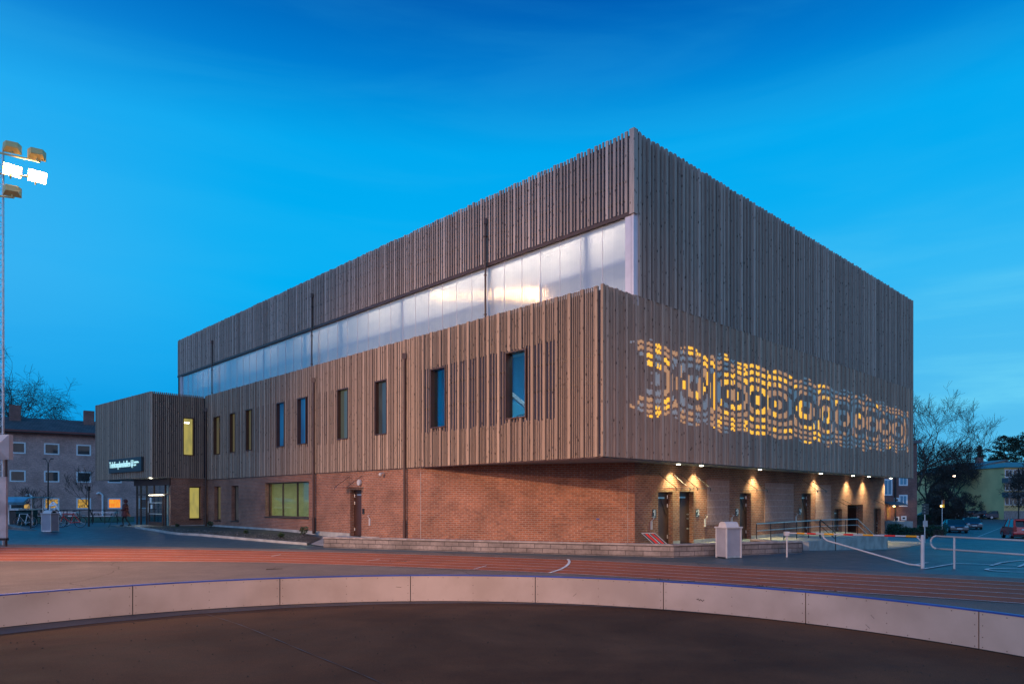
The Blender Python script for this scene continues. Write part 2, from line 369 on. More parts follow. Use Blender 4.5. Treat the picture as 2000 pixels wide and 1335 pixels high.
M['duskwin'] = glass_mat('window_glass_dusk', (.055, .055, .05), .6)
M['brightwin'] = glass_mat('window_glass_lit', (.48, .40, .10), .85, emit2=(.34, .30, .09))
M['greenwin'] = glass_mat('window_glass_hall', (.34, .36, .13), .75, emit2=(.10, .13, .09), noise=3.0)
M['winorange'] = glass_mat('window_glass_orange', (1, .22, .015), .9, emit2=(1, .42, .03), noise=5)
M['winyellow'] = glass_mat('window_glass_yellow', (.75, .42, .05), .8, emit2=(.15, .10, .03), noise=9)
M['darkwin'] = glass_mat('window_glass_dark', (.012, .02, .03), .5)
M['bluetrim'] = mat('white_window_frame', (.78, .82, .84), .55, .05)
M['clear'] = clear_mat('clear_glass')
M['roof'] = brick_mat('roof_tiles', (.13, .085, .08), (.09, .06, .06), (.05, .04, .04), w=.3, h=.34, ms=.03)
M['roof_dark'] = mat('dark_roof', (.10, .11, .12), .5, .15)
M['eave'] = mat('red_eave_board', (.22, .06, .05), .6)
M['yellow_wall'] = mat('yellow_render', (.68, .50, .22), .85, .08, .5)
M['balcony'] = mat('balcony_sheet', (.10, .11, .12), .6)
M['car_black'] = mat('black_car_paint', (.012, .014, .018), .18, .1, coat=.6)
M['car_blue'] = mat('dark_blue_car_paint', (.018, .03, .055), .2, .1, coat=.6)
M['car_red'] = mat('red_car_paint', (.70, .015, .015), .22, .08, coat=.6)
M['car_silver'] = mat('silver_car_paint', (.42, .44, .46), .28, .05, metal=.4, coat=.4)
M['car_glass'] = mat('car_glass', (.01, .012, .016), .05)
M['tyre'] = mat('tyre_rubber', (.012, .012, .012), .8)
M['rim'] = mat('wheel_rim', (.40, .41, .43), .35, metal=.7)
M['plate'] = mat('number_plate', (.75, .75, .72), .5)
M['tail'] = mat('red_lamp', (.45, .015, .01), .25)
M['head'] = mat('headlamp_glass', (.55, .58, .60), .12)
M['red'] = mat('red_paint', (.62, .022, .015), .4, .08)
M['yellow'] = mat('yellow_paint', (.75, .33, .01), .45, .08)
M['coat'] = mat('dark_red_coat', (.095, .022, .024), .85, .15)
M['trouser'] = mat('black_trousers', (.012, .012, .014), .85)
M['skin'] = mat('skin', (.42, .24, .17), .6, .05)
M['hair'] = mat('dark_hair', (.02, .013, .009), .7)
M['pinkish'] = mat('grey_bin_panel', (.27, .27, .31), .55, .08)
M['bus_yellow'] = mat('yellow_sign_face', (.80, .45, .02), .5, emit=(1, .55, .03), es=.25)
M['wallwhite'] = mat('hall_interior_wall', (.70, .68, .62), .8, .05)
M['beam'] = mat('blue_grey_steel', (.10, .12, .24), .5)
M['greenlit'] = mat('green_exit_sign', (.0, .6, .4), emit=(0, .9, .6), es=1.6)

# ------------------------------------------------------------------ building axes
Bx, By = 2.904, 22.5
dL = (-.695, .719); dR = (.7193, .6947); nL = (-dR[0], -dR[1]); nR = (-dL[0], -dL[1])
def P(s, r): return (Bx+s*dL[0]+r*dR[0], By+s*dL[1]+r*dR[1])
def sr(x, y): return ((x-Bx)*dL[0]+(y-By)*dL[1], (x-Bx)*dR[0]+(y-By)*dR[1])
def along(p0, d, u):
    """distance from p0 along unit d to the sight column u"""
    k = (u-CX)/F; return (k*p0[1]-p0[0])/(d[0]-k*d[1])
def zat(v, y): return ZC+(HY-v)*y/F
def pd(u, d): return ((u-CX)/F*d, d)
def sL(u, r=0): return along(P(0, r), dL, u)
def rR(u, s=0): return along(P(s, 0), dR, u)
ZB, ZM, ZT, ZG = 3.24, 8.66, 14.18, 11.39

def lerp_tab(t, x):
    for (a, b), (c, d) in zip(t, t[1:]):
        if x <= c: return b if x <= a else b+(d-b)*(x-a)/(c-a)
    return t[-1][1]
def sst(x): x = max(0, min(1, x)); return x*x*(3-2*x)
def G(x, y):
    s, r = sr(x, y)
    z = lerp_tab([(9, -.2), (22, -.75), (30, -.86), (60, -1.65), (95, -1.7), (140, -1.15), (220, -.9)], r)
    return z+.3*sst((y-29.5)/9)*sst((-x-1)/6)

def holes_strips(L, z0, z1, holes):
    xs = sorted({0, L, *[max(0, min(L, h[0])) for h in holes], *[max(0, min(L, h[1])) for h in holes]})
    for a, b in zip(xs, xs[1:]):
        if b-a < 1e-4: continue
        m = (a+b)/2; cuts = sorted([(h[2], h[3]) for h in holes if h[0] < m < h[1]]); z = z0
        for c, d in cuts:
            if c > z: yield a, b, z, c
            z = max(z, d)
        if z < z1: yield a, b, z, z1
def wall(mb, p0, U, Nin, L, z0, z1, holes=(), th=.35, mi=0):
    for a, b, c, d in holes_strips(L, z0, z1, holes): mb.obox((p0[0]+U[0]*a, p0[1]+U[1]*a), U, Nin, b-a, th, c, d, mi)

def slats(mb, p0, U, N, L, z0, z1, pattern, rects=(), jig=.0, skip=None):
    """vertical boards standing out along N; pattern of (gap, width, depth); rects = (a0,a1,z0,z1) openings"""
    a = 0; i = 0
    while a < L:
        g, w, dp = pattern(a, i) if callable(pattern) else pattern[i % len(pattern)]
        a += g
        if a+w > L: break
        iv = [(z0-random.random()*jig*.4, z1+random.random()*jig)]
        rr = list(rects)
        if skip: rr += skip(a, i, w)
        for r in rr:
            if a+w > r[0] and a < r[1]:
                nv = []
                for c, d in iv:
                    if r[3] <= c or r[2] >= d: nv.append((c, d)); continue
                    if r[2] > c: nv.append((c, r[2]))
                    if r[3] < d: nv.append((r[3], d))
                iv = nv
        dd = dp+random.uniform(-.004, .004)
        for c, d in iv:
            if d-c > .03: mb.obox((p0[0]+U[0]*a, p0[1]+U[1]*a), U, N, w, dd, c, d)
        a += w; i += 1

hall = thing('sports_hall', 'large timber slatted sports hall over a red brick ground floor', 'building', (Bx, By, 0))

# window bands on the left face: (u0, u1, v_top at u1 side, v_bottom, glass)
LW = [(989.5, 1030, 'bluewin'), (843.5, 873, 'bluewin'), (735, 758.5, 'duskwin'), (661, 682.5, 'olive'), (583.5, 600, 'bluewin'), (542.5, 557.5, 'bluewin'),
      (482.5, 494, 'olive'), (451, 462, 'olive'), (419.5, 431.5, 'olive')]
WZ0, WZ1 = 4.72, 7.17
SEND = 33.48
lrects = [(sL(b), sL(a), WZ0, WZ1) for a, b, _ in LW]
def pat_lower(a, i):
    k = i % 6
    if a < 9.5: return (.052, .115, .088) if k == 0 else (.050, .032, .045)
    if k == 0: return (.045, .11, .085)
    return (.035, .075, .06) if (k % 2) else (.04, .042, .04)
sA, sB = sL(1093), sL(670)
def skip_l(a, i, w):
    if sA < a < sB and w < .06 and (i % 2): return [(a-1, a+1, WZ0-.1-random.random()*.08, WZ1+.04+random.random()*.05)]
    if sB <= a < sB+14 and w < .06: return [(a-1, a+1, WZ0-.1-random.random()*.08, WZ1+.04)]
    return []
mb = MB(); slats(mb, P(.1, 0), dL, nL, SEND-.12, ZB-.06, ZM, pat_lower, [(a-.1-.0, b-.1, c, d) for a, b, c, d in lrects], .03, skip_l)
# corner boards
mb.obox(P(-.09, -.09), dL, dR, .10, .10, ZB-.06, ZM+.02)
mb.build('slat_cladding', M['wood'], hall)
# right lower cladding with the cut-out ornament
ZO = 5.99
def orn_H(r): return (1.2+.28*min(1, (r-1.3)/6)) if r < 22 else 1.48-.28*(r-22)/8
cent = [2.6, 5.3, 8.2, 10.3, 12.2, 15.0, 17.3, 19.4, 21.7, 23.6, 25.6, 27.8]
def orn_int(r):
    """vertical runs where the ring pattern is cut at this column"""
    if not (1.35 < r < 29.8): return []
    H = orn_H(r)+.10*math.cos(r*2*PI/2.5)
    d = min(abs(r-c) for c in cent); ci = min(cent, key=lambda c: abs(r-c)); ax = .62 if int(ci*10) % 2 else .85
    edge = 1-sst((r-1.35)/1.6)
    out = []; z = -H; n = int(2*H/.022); st = None
    jt = random.uniform(-.036, .036); pw = 1.3+.35*((ci*7.3) % 1)
    for k in range(n+1):
        z = -H+2*H*k/n
        rho = (abs(z)**2.4+(d*(.36/ax))**2.4)**(1/2.4)+jt
        on = math.cos(2*PI*((max(0, rho)/.5)**pw+(.5*sst((.75-abs(z))/.35) if int(ci) % 2 else 0))) > -.08
        if edge > .1 and abs(z) < edge*.95: on = False
        if on and st is None: st = z
        if (not on or k == n) and st is not None:
            if z-st > .05: out.append((ZO+st, ZO+z))
            st = None
    return out
mr = MB(); orn = {0: MB(), 1: MB(), 2: MB()}
MOD = .52; nm = int(30.7/MOD)
rngc = random.Random(11)
for k in range(nm):
    a0 = .06+k*MOD
    p = P(0, a0); mr.obox(p, dR, nR, .115, .105, ZB-.06, ZM+random.random()*.02)
    far = k > 26
    keys = {}
    for j in range(5):
        w = .038 if not far else (.055 if j % 2 else .042); ca = a0+.135+j*.077; p = P(0, ca+.017)
        ivs = orn_int(ca); z = ZB-.06
        for c, d in ivs:
            if c > z: mr.obox(p, dR, nR, w, .055, z, c)
            z = d
            row = int((c+d)/2/.36)
            if (row,) not in keys:
                q = a0+.26; pr = .72*math.exp(-((q-10.3)/3.0)**2)+.20*math.exp(-((q-4.0)/2.6)**2)+.34*math.exp(-((q-15.5)/2.6)**2)+.12*math.exp(-((q-24)/5)**2)
                x = rngc.random(); keys[(row,)] = 0 if x < pr*(.95 if q < 19 else .35) else (1 if x < pr+.42 else 2)
            orn[keys[(row,)]].obox(P(0, ca-.0005), dR, nR, .078, .064, c, d)
        mr.obox(p, dR, nR, w, .055, z, ZM+random.random()*.02)
mr.build('slat_cladding', M['wood_mid'], hall)
ob_ = MB()
for k in range(3): ob_.add(orn[k].v, orn[k].f, k)
ob_.build('cut_out_ornament', [M['yellow_lit'], M['tan'], M['grey_sheet']], hall)

# box of the first floor behind the slats, with window openings
mb = MB()
wall(mb, P(0, 0), dL, dR, SEND, ZB+.03, ZM-.12, lrects, .3)
mb.obox(P(0, .3), dR, dL, 30.4, .3, ZB+.03, ZM-.12)
mb.obox(P(.3, .3), dL, dR, 43, 2.2, ZM-.28, ZM-.14)
mb.build('first_floor_wall', M['membrane'], hall)
mb = MB()
for zz in (5.55, 6.45):
    for a, b, c, d in holes_strips(22, zz, zz+.05, lrects): 
        if c <= zz+.001: mb.obox(P(a, -.03), dL, dR, b-a, .025, zz, zz+.05)
for zz in (11.9, 12.55, 13.2, 13.75): mb.obox(P(.2, 1.61-.03), dL, dR, 43, .025, zz, zz+.07)
mb.build('horizontal_batten', M['batten'], hall)
for (a, b, g), (s0, s1, z0, z1) in zip(LW, lrects):
    if a in (989.5, 843.5): g = 'clear'
    f = MB(); t = .05; W_ = s1-s0
    for aa, bb, c, d in ((0, t, z0, z1), (W_-t, W_, z0, z1), (t, W_-t, z0, z0+t), (t, W_-t, z1-t, z1)):
        f.obox(P(s0+aa, -.09), dL, dR, bb-aa, .34, c, d)
    fo = f.build('window', M['brown'], hall)
    q = MB(); q.obox(P(s0+t, .10), dL, dR, W_-2*t, .02, z0+t, z1-t); q.build('pane', M[g], fo)

# blue stair hall seen through the two windows nearest the corner
mb = MB(); ZA, ZE = 3.6, 8.3
mb.obox(P(1.0, 4.6), dL, dR, 12, .1, ZA, ZE); mb.obox(P(.9, .4), dL, dR, .1, 4.3, ZA, ZE); mb.obox(P(12.9, .4), dL, dR, .1, 4.3, ZA, ZE); mb.obox(P(1, .4), dL, dR, 11.9, 4.2, ZA-.1, ZA); mb.obox(P(1, .4), dL, dR, 11.9, 4.2, ZE, ZE+.08)
mb.build('stair_hall', mat('blue_room_paint', (.03, .30, .62), .7, .15, .7), hall)
mb = MB(); mb.obox(P(3.6, 2.2), dL, dR, 2.2, 2.0, ZA, 5.15); mb.obox(P(3.4, 3.9), dL, dR, 1.6, .6, 5.16, 5.6); mb.build('landing', mat('pale_green_paint', (.50, .66, .42), .7, .1), hall)
mb = MB(); mb.tube((*P(3.0, 1.0), 4.3), (*P(5.9, 1.6), 6.0), .10, n=6); mb.build('stair_stringer', M['white_trim'], hall)
mb = MB(); mb.tube((*P(7.6, 1.0), 4.3), (*P(9.9, 1.8), 6.4), .10, n=6); mb.build('stair_stringer', M['white_trim'], hall)
mb = MB(); mb.path([(*P(4.3, .9), 4.2), (*P(4.3, .9), 5.0), (*P(4.9, 1.0), 5.0), (*P(4.9, 1.0), 4.6)], .025); mb.build('stair_rail', M['black'], hall)
for q_ in (3.8, 9.0):
    l = bpy.data.lights.new('stair_lamp', 'AREA'); l.energy = 80; l.color = (.62, .88, 1); l.size = .9; o = bpy.data.objects.new('stair_lamp', l); C.objects.link(o); o.location = (*P(q_, 1.1), ZE-.06)

# soffit
SO = MB(); SO.obox(P(.02, .02), dL, dR, 12.6, 30.6, ZB-.02, ZB+.03)
sof = SO.build('soffit', M['soffit'], hall)
dk = MB(); dk.obox(P(-.02, -.03), dL, dR, SEND, .05, ZB-.10, ZB-.02); dk.obox(P(-.03, .03), dR, dL, 30.6, .05, ZB-.10, ZB-.02); dk.build('soffit_edge', M['brown'], hall)

# ---- upper volume
R1 = 1.61; SU = 43.3
def pat_up(a, i):
    k = i % 5
    return [(.06, .11, .07), (.10, .06, .05), (.09, .065, .05), (.07, .11, .07), (.10, .055, .05)][k]
def pat_ur(a, i):
    k = i % 4
    return [(.06, .105, .10), (.075, .045, .045), (.07, .065, .075), (.075, .045, .045)][k]
mb = MB(); slats(mb, P(.12, R1), dL, nL, SU-.1, ZG+.12, ZT, pat_up, (), .06)
mb.obox(P(-.12, R1-.09), dL, dR, .20, .22, ZG-.0, ZT+.06)
mb.build('slat_cladding', M['wood_grey'], hall)
mb = MB(); slats(mb, P(0, R1+.16), dR, nR, 30.7-R1-.2, ZM+.02, ZT, pat_ur, (), .06)
mb.build('slat_cladding', M['wood_grey'], hall)
mb = MB()
mb.obox(P(.0, R1), dL, dR, SU, .3, ZG+.1, ZT-.1)
mb.obox(P(.0, R1+.3), dR, dL, 30.7-R1-.3, .3, ZM-.1, ZT-.1)
mb.obox(P(SU-.3, R1), dR, dL, 28, .3, ZB, ZT-.1)
mb.build('upper_wall', M['membrane'], hall)
mb = MB(); mb.obox(P(.3, R1+.3), dL, dR, SU-.6, 28.6, ZT-.3, ZT-.15); mb.build('roof', M['roof_dark'], hall)
mb = MB(); mb.obox(P(.05, R1-.05), dL, dR, SU, .35, ZG-.02, ZG+.10); mb.build('lintel', M['brown'], hall)
s0, s1 = sL(1222, R1+.05), sL(356, R1+.05)
mb = MB(); mb.obox(P(s0, R1+.06), dL, dR, s1-s0, .04, ZM-.3, ZG-.02)
glz = mb.build('polycarbonate_glazing', M['polycarb'], hall)
mb = MB()
for k in range(int((s1-s0)/1.0)+1): mb.obox(P(s0+k*1.0, R1+.045), dL, dR, .012, .014, ZM-.3, ZG-.02)
mb.build('glazing_rib', M['white_trim'], glz)
mb = MB(); mb.obox(P(s0-.30, R1-.02), dL, dR, .27, .3, ZM-.3, ZG+.03); mb.build('corner_panel', M['white_trim'], hall)
mb = MB(); mb.obox(P(-.05, R1-.02), dL, dR, .12, .3, ZM-.3, ZG+.03); mb.build('corner_panel', M['white_trim'], hall)
mb = MB(); mb.obox(P(s1+.05, R1), dL, dR, .2, .3, ZM-.3, ZG); mb.build('corner_panel', M['white_trim'], hall)
mb = MB(); mb.obox(P(SU-.55, R1), dL, dR, .5, .3, ZM-.3, ZG); mb.build('corner_panel', M['wood_grey'], hall)
# steelwork and lit room behind the glazing
mb = MB()
mb.obox(P(s0, R1+.16), dL, dR, s1-s0, .14, 9.90, 10.12)
for u in (1152, 962, 790, 670, 600, 520, 450, 380):
    mb.obox(P(sL(u, R1+.15), R1+.15), dL, dR, .24, .14, ZM-.3, ZG)
mb.build('hall_steelwork', M['beam'], hall)
mb = MB(); mb.obox(P(.35, 8.5), dL, dR, SU-.8, .2, 6.0, ZT-.4); mb.obox(P(.35, R1+.6), dL, dR, SU-.8, 7.2, 8.28, 8.4); mb.obox(P(.35, R1+.4), dL, dR, SU-.8, 7.2, ZG+.5, ZG+.6)
mb.build('hall_interior', M['wallwhite'], hall)
for sc_, e in ((3, 400), (8.5, 380), (14, 250), (21, 130), (29, 80), (37, 70)):
    l = bpy.data.lights.new('hall_lamp', 'AREA'); l.energy = e; l.color = (1, .76, .54); l.size = 5.5; l.size_y = .25; l.shape = 'RECTANGLE'
    o = bpy.data.objects.new('hall_lamp', l); C.objects.link(o); px, py = P(sc_, R1+.95); o.location = (px, py, ZG+.43); o.rotation_euler = (0, 0, math.atan2(dL[1], dL[0]))

# ---- brick ground floor
A = P(sL(820), 0); Cc = (4.63, 26.48)
def unit(a, b): d = Vector((b[0]-a[0], b[1]-a[1])); L = d.length; return (d.x/L, d.y/L), L
bm_ = MB()
# left run on the facade line
sAa = sL(820); BL = SEND-sAa
bw = [(418.5, 431, 949, 1015, 'olive'), (452, 466, 948, 1016, 'duskwin'), (518, 603, 942.5, 1008, 'greenwin')]
lh = []
for u0, u1, vt, vb, g in bw:
    a, b = sL(u1), sL(u0); y = P(b, 0)[1]; lh.append((a-sAa, b-sAa, zat(vb, y), zat(vt, y), g))
da, db = sL(706), sL(684); yd = P(da, 0)[1]
LD = (da-sAa, db-sAa, .09, 2.28)
wall(bm_, P(sAa, 0), dL, dR, BL, -1.2, ZB-.02, [h[:4] for h in lh]+[LD], .4)
# oblique wall
UA, LA = unit(A, Cc); NA = (-UA[1], UA[0])
wall(bm_, A, UA, NA, LA, -1.2, ZB-.02, [], .4)
# right run
sC, rC = sr(*Cc); rEnd = 30.85
def rc(u): return along(Cc, dR, u)
RD = []
for u0, u1, vt, zb in ((1285.5, 1314, 960, .0), (1327, 1354.5, 959.5, .0), (1445, 1466.5, 962, .0), (1566, 1583.5, 963, .0), (1629.5, 1644.5, 994, -.15), (1655.5, 1685.5, 985, -.4), (1707, 1720.5, 993, -.84)):
    a, b = rc(u0), rc(u1); y = Cc[1]+dR[1]*a; RD.append((a, b, zb, zat(vt, y)))
PN = []
for u0, u1, vt, vb in ((1380, 1423.5, 936, 1024), (1493, 1549, 942, 1019), (1592, 1622, 946, 1016)):
    a, b = rc(u0), rc(u1); y = Cc[1]+dR[1]*a; PN.append((a, b, zat(vb, y), zat(vt, y)))
dLi = (dL[0], dL[1])
wall(bm_, Cc, dR, dLi, rEnd-rC, -1.8, ZB-.02, RD, .4)
bm_.obox(P(sC+.4, rEnd-.4), dL, dR, 24, .38, -1.8, ZB+.5)
bm_.build('brick_wall', M['brick'], hall)
# soldier course just under the soffit and movement joint
mb = MB(); 
for k in range(int(LA/.085)): mb.obox((A[0]+UA[0]*k*.085, A[1]+UA[1]*k*.085), UA, (-NA[0], -NA[1]), .07, .012, ZB-.30, ZB-.03)
mb.build('soldier_course', M['brick'], hall)
mb = MB(); mb.obox((Cc[0]-UA[0]*.28, Cc[1]-UA[1]*.28), UA, (-NA[0], -NA[1]), .02, .006, 0, ZB-.3); mb.obox((A[0]+UA[0]*.02, A[1]+UA[1]*.02), UA, (-NA[0], -NA[1]), .025, .006, .1, ZB-.05)
mb.each('movement_joint', M['coping'], hall)
for a, b, c, d in PN: mb = MB(); mb.obox((Cc[0]+dR[0]*a, Cc[1]+dR[1]*a), dR, nR, b-a, .025, c, d); mb.build('tile_screen', M['rib'], hall)
# rest of the ground floor volume
mb = MB(); mb.obox(P(7, 6), dL, dR, 34, 24, -1.5, ZB-.1); mb.build('ground_floor_core', M['membrane'], hall)
# plinth
mb = MB(); mb.obox(P(sAa+3.0, -.03), dL, dR, LD[0]-3.0, .03, -.3, .12); mb.obox(P(sAa+LD[1], -.04), dL, dR, SEND-sAa-LD[1]-.0, .04, -.3, .22)
mb.obox((Cc[0]+dR[0]*RD[1][1], Cc[1]+dR[1]*RD[1][1]), dR, nR, RD[2][0]-RD[1][1], .03, -.5, .14)
mb.obox((Cc[0]+dR[0]*RD[2][1], Cc[1]+dR[1]*RD[2][1]), dR, nR, RD[3][0]-RD[2][1], .03, -.5, .14)
mb.obox((Cc[0]+dR[0]*RD[3][1], Cc[1]+dR[1]*RD[3][1]), dR, nR, RD[4][0]-RD[3][1], .03, -.5, .12)
mb.obox((Cc[0]+dR[0]*RD[0][1], Cc[1]+dR[1]*RD[0][1]), dR, nR, RD[1][0]-RD[0][1], .03, -.5, .14)
mb.each('plinth', M['concrete'], hall)

def bwindow(p0, U, Nin, a, b, z0, z1, g, parts=1, trans=0, setb=.22):
    t = .06; f = MB(); W_ = b-a
    def q(x): return (p0[0]+U[0]*(a+x)+Nin[0]*setb, p0[1]+U[1]*(a+x)+Nin[1]*setb)
    for aa, bb, c, d in [(0, t, z0, z1), (W_-t, W_, z0, z1), (t, W_-t, z0, z0+t), (t, W_-t, z1-t, z1)]: f.obox(q(aa), U, Nin, bb-aa, .08, c, d)
    for k in range(1, parts): f.obox(q(W_*k/parts-t/2), U, Nin, t, .08, z0+t, z1-t)
    fo = f.build('window', M['brown'], hall)
    m_ = MB(); m_.obox((q(t)[0]+Nin[0]*.03, q(t)[1]+Nin[1]*.03), U, Nin, W_-2*t, .02, z0+t, z1-t); m_.build('pane', M[g], fo)
    s_ = MB(); s_.obox((p0[0]+U[0]*(a-.04)-Nin[0]*.06, p0[1]+U[1]*(a-.04)-Nin[1]*.06), U, Nin, W_+.08, setb+.05, z0-.05, z0-.003); s_.build('sill', M['black'], fo)
    return fo
for h, parts in zip(lh, (1, 1, 3)): bwindow(P(sAa, 0), dL, dR, h[0], h[1], h[2], h[3], h[4] if parts == 1 else 'clear', parts)
h = lh[2]; ra_ = sAa+h[0]-1.2; rb_ = sAa+h[1]+1.0; mb = MB()
mb.obox(P(ra_, 3.6), dL, dR, rb_-ra_, .1, .1, 3.1); mb.obox(P(ra_-.1, .45), dL, dR, .1, 3.3, .1, 3.1); mb.obox(P(rb_, .45), dL, dR, .1, 3.3, .1, 3.1); mb.obox(P(ra_, .45), dL, dR, rb_-ra_, 3.1, .0, .1); mb.obox(P(ra_, .45), dL, dR, rb_-ra_, 3.1, 3.05, 3.15)
mb.obox(P(ra_+1.6, 2.2), dL, dR, .12, .8, .1, 2.1); mb.obox(P(ra_+3.2, 2.6), dL, dR, 1.3, .5, .1, .95)
mb.build('ground_floor_room', mat('yellow_green_room', (.72, .68, .36), .8, .1), hall)
mb = MB(); mb.obox(P(ra_+1.9, 3.5), dL, dR, 1.5, .05, .1, 2.3); mb.obox(P(ra_+.3, 3.45), dL, dR, .5, .05, 1.5, 2.0); mb.path([(*P(ra_+1.5, 1.6), 2.3), (*P(ra_+3.5, 1.9), 1.3)], .03); mb.build('room_door', mat('blue_grey_interior', (.10, .16, .22), .6), hall)
l = bpy.data.lights.new('room_lamp', 'AREA'); l.energy = 95; l.color = (1, 1, .70); l.size = 1.6; o = bpy.data.objects.new('room_lamp', l); C.objects.link(o); o.location = (*P((ra_+rb_)/2, 1.7), 3.0)

def door(p0, U, Nin, a, b, z0, z1, hinge_right=True, closer=True, braces=True, lockv=0):
    """brown steel door set back in its reveal"""
    W_ = b-a; sb = .20
    def q(x, n=0): return (p0[0]+U[0]*(a+x)+Nin[0]*(sb+n), p0[1]+U[1]*(a+x)+Nin[1]*(sb+n))
    L = MB(); L.obox(q(.07, .02), U, Nin, W_-.14, .06, z0+.01, z1-.06); d = L.build('door', M['brown_door'], hall)
    f = MB(); f.obox(q(0, 0), U, Nin, .065, .12, z0, z1); f.obox(q(W_-.065, 0), U, Nin, .065, .12, z0, z1); f.obox(q(.065, 0), U, Nin, W_-.13, .12, z1-.055, z1); f.build('door_frame', M['brown'], d)
    h = MB(); hx = W_-.16 if not hinge_right else .12
    for zz in (1.02, 1.2, 0.6): h.tube((*q(hx, .02), z0+zz), (*q(hx, -.05), z0+zz), .028, n=8)
    h.tube((*q(hx, -.05), z0+1.02), (*q(hx+(.1 if hx < W_/2 else -.1), -.05), z0+1.02), .01, n=6)
    h.each('handle', M['steel'], d)
    g = MB(); gx = W_-.085 if hinge_right else .06
    for zz in (.25, 1.5, 1.85): g.tube((*q(gx, .0), z0+zz), (*q(gx, .0), z0+zz+.14), .016, n=6)
    g.each('hinge', M['steel'], d)
    if closer:
        c = MB(); c.obox(q(.16, -.04), U, Nin, W_*.5, .06, z1-.26, z1-.20); c.build('door_closer', M['steel'], d)
    if braces:
        c = MB(); x0, x1 = (W_*.42, W_*.86) if hinge_right else (W_*.42, W_*.12)
        c.tube((*q(x0, .0), z1-.24), (*q(x1, .0), z1-.95), .012, n=6); c.build('door_stay', M['black'], d)
    return d
door(P(sAa, 0), dL, dR, LD[0], LD[1], LD[2], LD[3], hinge_right=True, braces=False)
for i, (a, b, c, d) in enumerate(RD):
    if i == 5: continue
    door(Cc, dR, dLi, a, b, c, d, hinge_right=(i != 1 and i != 6), closer=i < 5, braces=i < 4)
# dark passage behind the open doorway
a, b, c, d = RD[5]
mb = MB(); mb.obox((Cc[0]+dR[0]*(a-.3)+dL[0]*2.2, Cc[1]+dR[1]*(a-.3)+dL[1]*2.2), dR, dLi, b-a+.6, .1, c-.4, d+.3); mb.obox((Cc[0]+dR[0]*(a-.12)+dL[0]*.4, Cc[1]+dR[1]*(a-.12)+dL[1]*.4), dR, dLi, .1, 1.8, c-.4, d+.3)
mb.obox((Cc[0]+dR[0]*(b+.02)+dL[0]*.4, Cc[1]+dR[1]*(b+.02)+dL[1]*.4), dR, dLi, .1, 1.8, c-.4, d+.3); mb.obox((Cc[0]+dR[0]*a+dL[0]*.35, Cc[1]+dR[1]*a+dL[1]*.35), dR, dLi, b-a, 1.9, d, d+.1); mb.build('doorway_recess', M['brown_door'], hall)

# canopy brackets with thin glass over the doors
def canopy(p0, U, N, a, b, z, up=.75, out=.8, rods=2):
    def q(x, n): return (p0[0]+U[0]*x+N[0]*n, p0[1]+U[1]*x+N[1]*n)
    r = MB()
    for x in (a+.1, b-.1)[:rods]:
        r.tube((*q(x, .0), z+up), (*q(x, out), z+.02), .012, n=6)
        r.tube((*q(x, out), z+.02), (*q(x, out), z-.09), .016, n=6)
    c = r.each('canopy_bracket', M['black'], hall)
    g = MB(); g.obox(q(a-.05, .02), U, N, b-a+.1, out+.05, z, z+.014); g.build('canopy_glass', M['clear'], c)
for i in (0, 1, 2, 3, 4, 6):
    a, b, c, d = RD[i]; canopy(Cc, dR, nR, a-.05, b+.1, d+.12, up=.6 if i < 4 else .45, out=.8, rods=2)
canopy(P(sAa, 0), dL, nL, LD[0]-.15, LD[1]+.15, LD[3]+.10, up=.55, out=.8)

# push-button pedestals / key pulls beside the doors
mb = MB()
def fixture(p0, U, N, a, z):
    q = lambda x, n: (p0[0]+U[0]*x+N[0]*n, p0[1]+U[1]*x+N[1]*n)
    f = MB(); f.obox(q(a, 0), U, N, .07, .06, z-.32, z); f.tube((*q(a+.03, .03), z), (*q(a+.09, .12), z+.12), .014, n=6); f.tube((*q(a+.09, .12), z+.12), (*q(a+.09, 0), z+.16), .012, n=6)
    f.build('door_opener', M['white_metal'], hall)
for u, v in ((1270, 1017), (1375, 1013), (1427, 1011), (1553, 1008)):
    a = rc(u); y = Cc[1]+dR[1]*a; fixture(Cc, dR, nR, a, zat(v, y))
fixture(P(sAa, 0), dL, nL, sL(724)-sAa, .95)
# camera and round wall lamp by the left door
mb = MB(); x, y = P(sL(751), -.02); mb.tube((x, y, 3.0), (x+nL[0]*.18, y+nL[1]*.18, 3.0), .02); mb.sphere((x+nL[0]*.2, y+nL[1]*.2, 2.93), .08); mb.build('security_camera', M['white_metal'], hall)
mb = MB(); x, y = P(sL(704), -.02); mb.tube((x, y, 2.62), (x+nL[0]*.09, y+nL[1]*.09, 2.62), .14, n=16); mb.build('wall_lamp', M['white_metal'], hall)
mb = MB(); mb.obox(P(sL(711)-.05, -.03), dL, dR, .16, .03, 1.15, 1.4); mb.build('card_reader', M['black'], hall)
mb = MB(); a_ = 7.55; mb.obox((A[0]+UA[0]*a_, A[1]+UA[1]*a_), UA, (-NA[0], -NA[1]), .12, .01, 1.03, 1.09); mb.build('wall_plaque', M['cap'], hall)

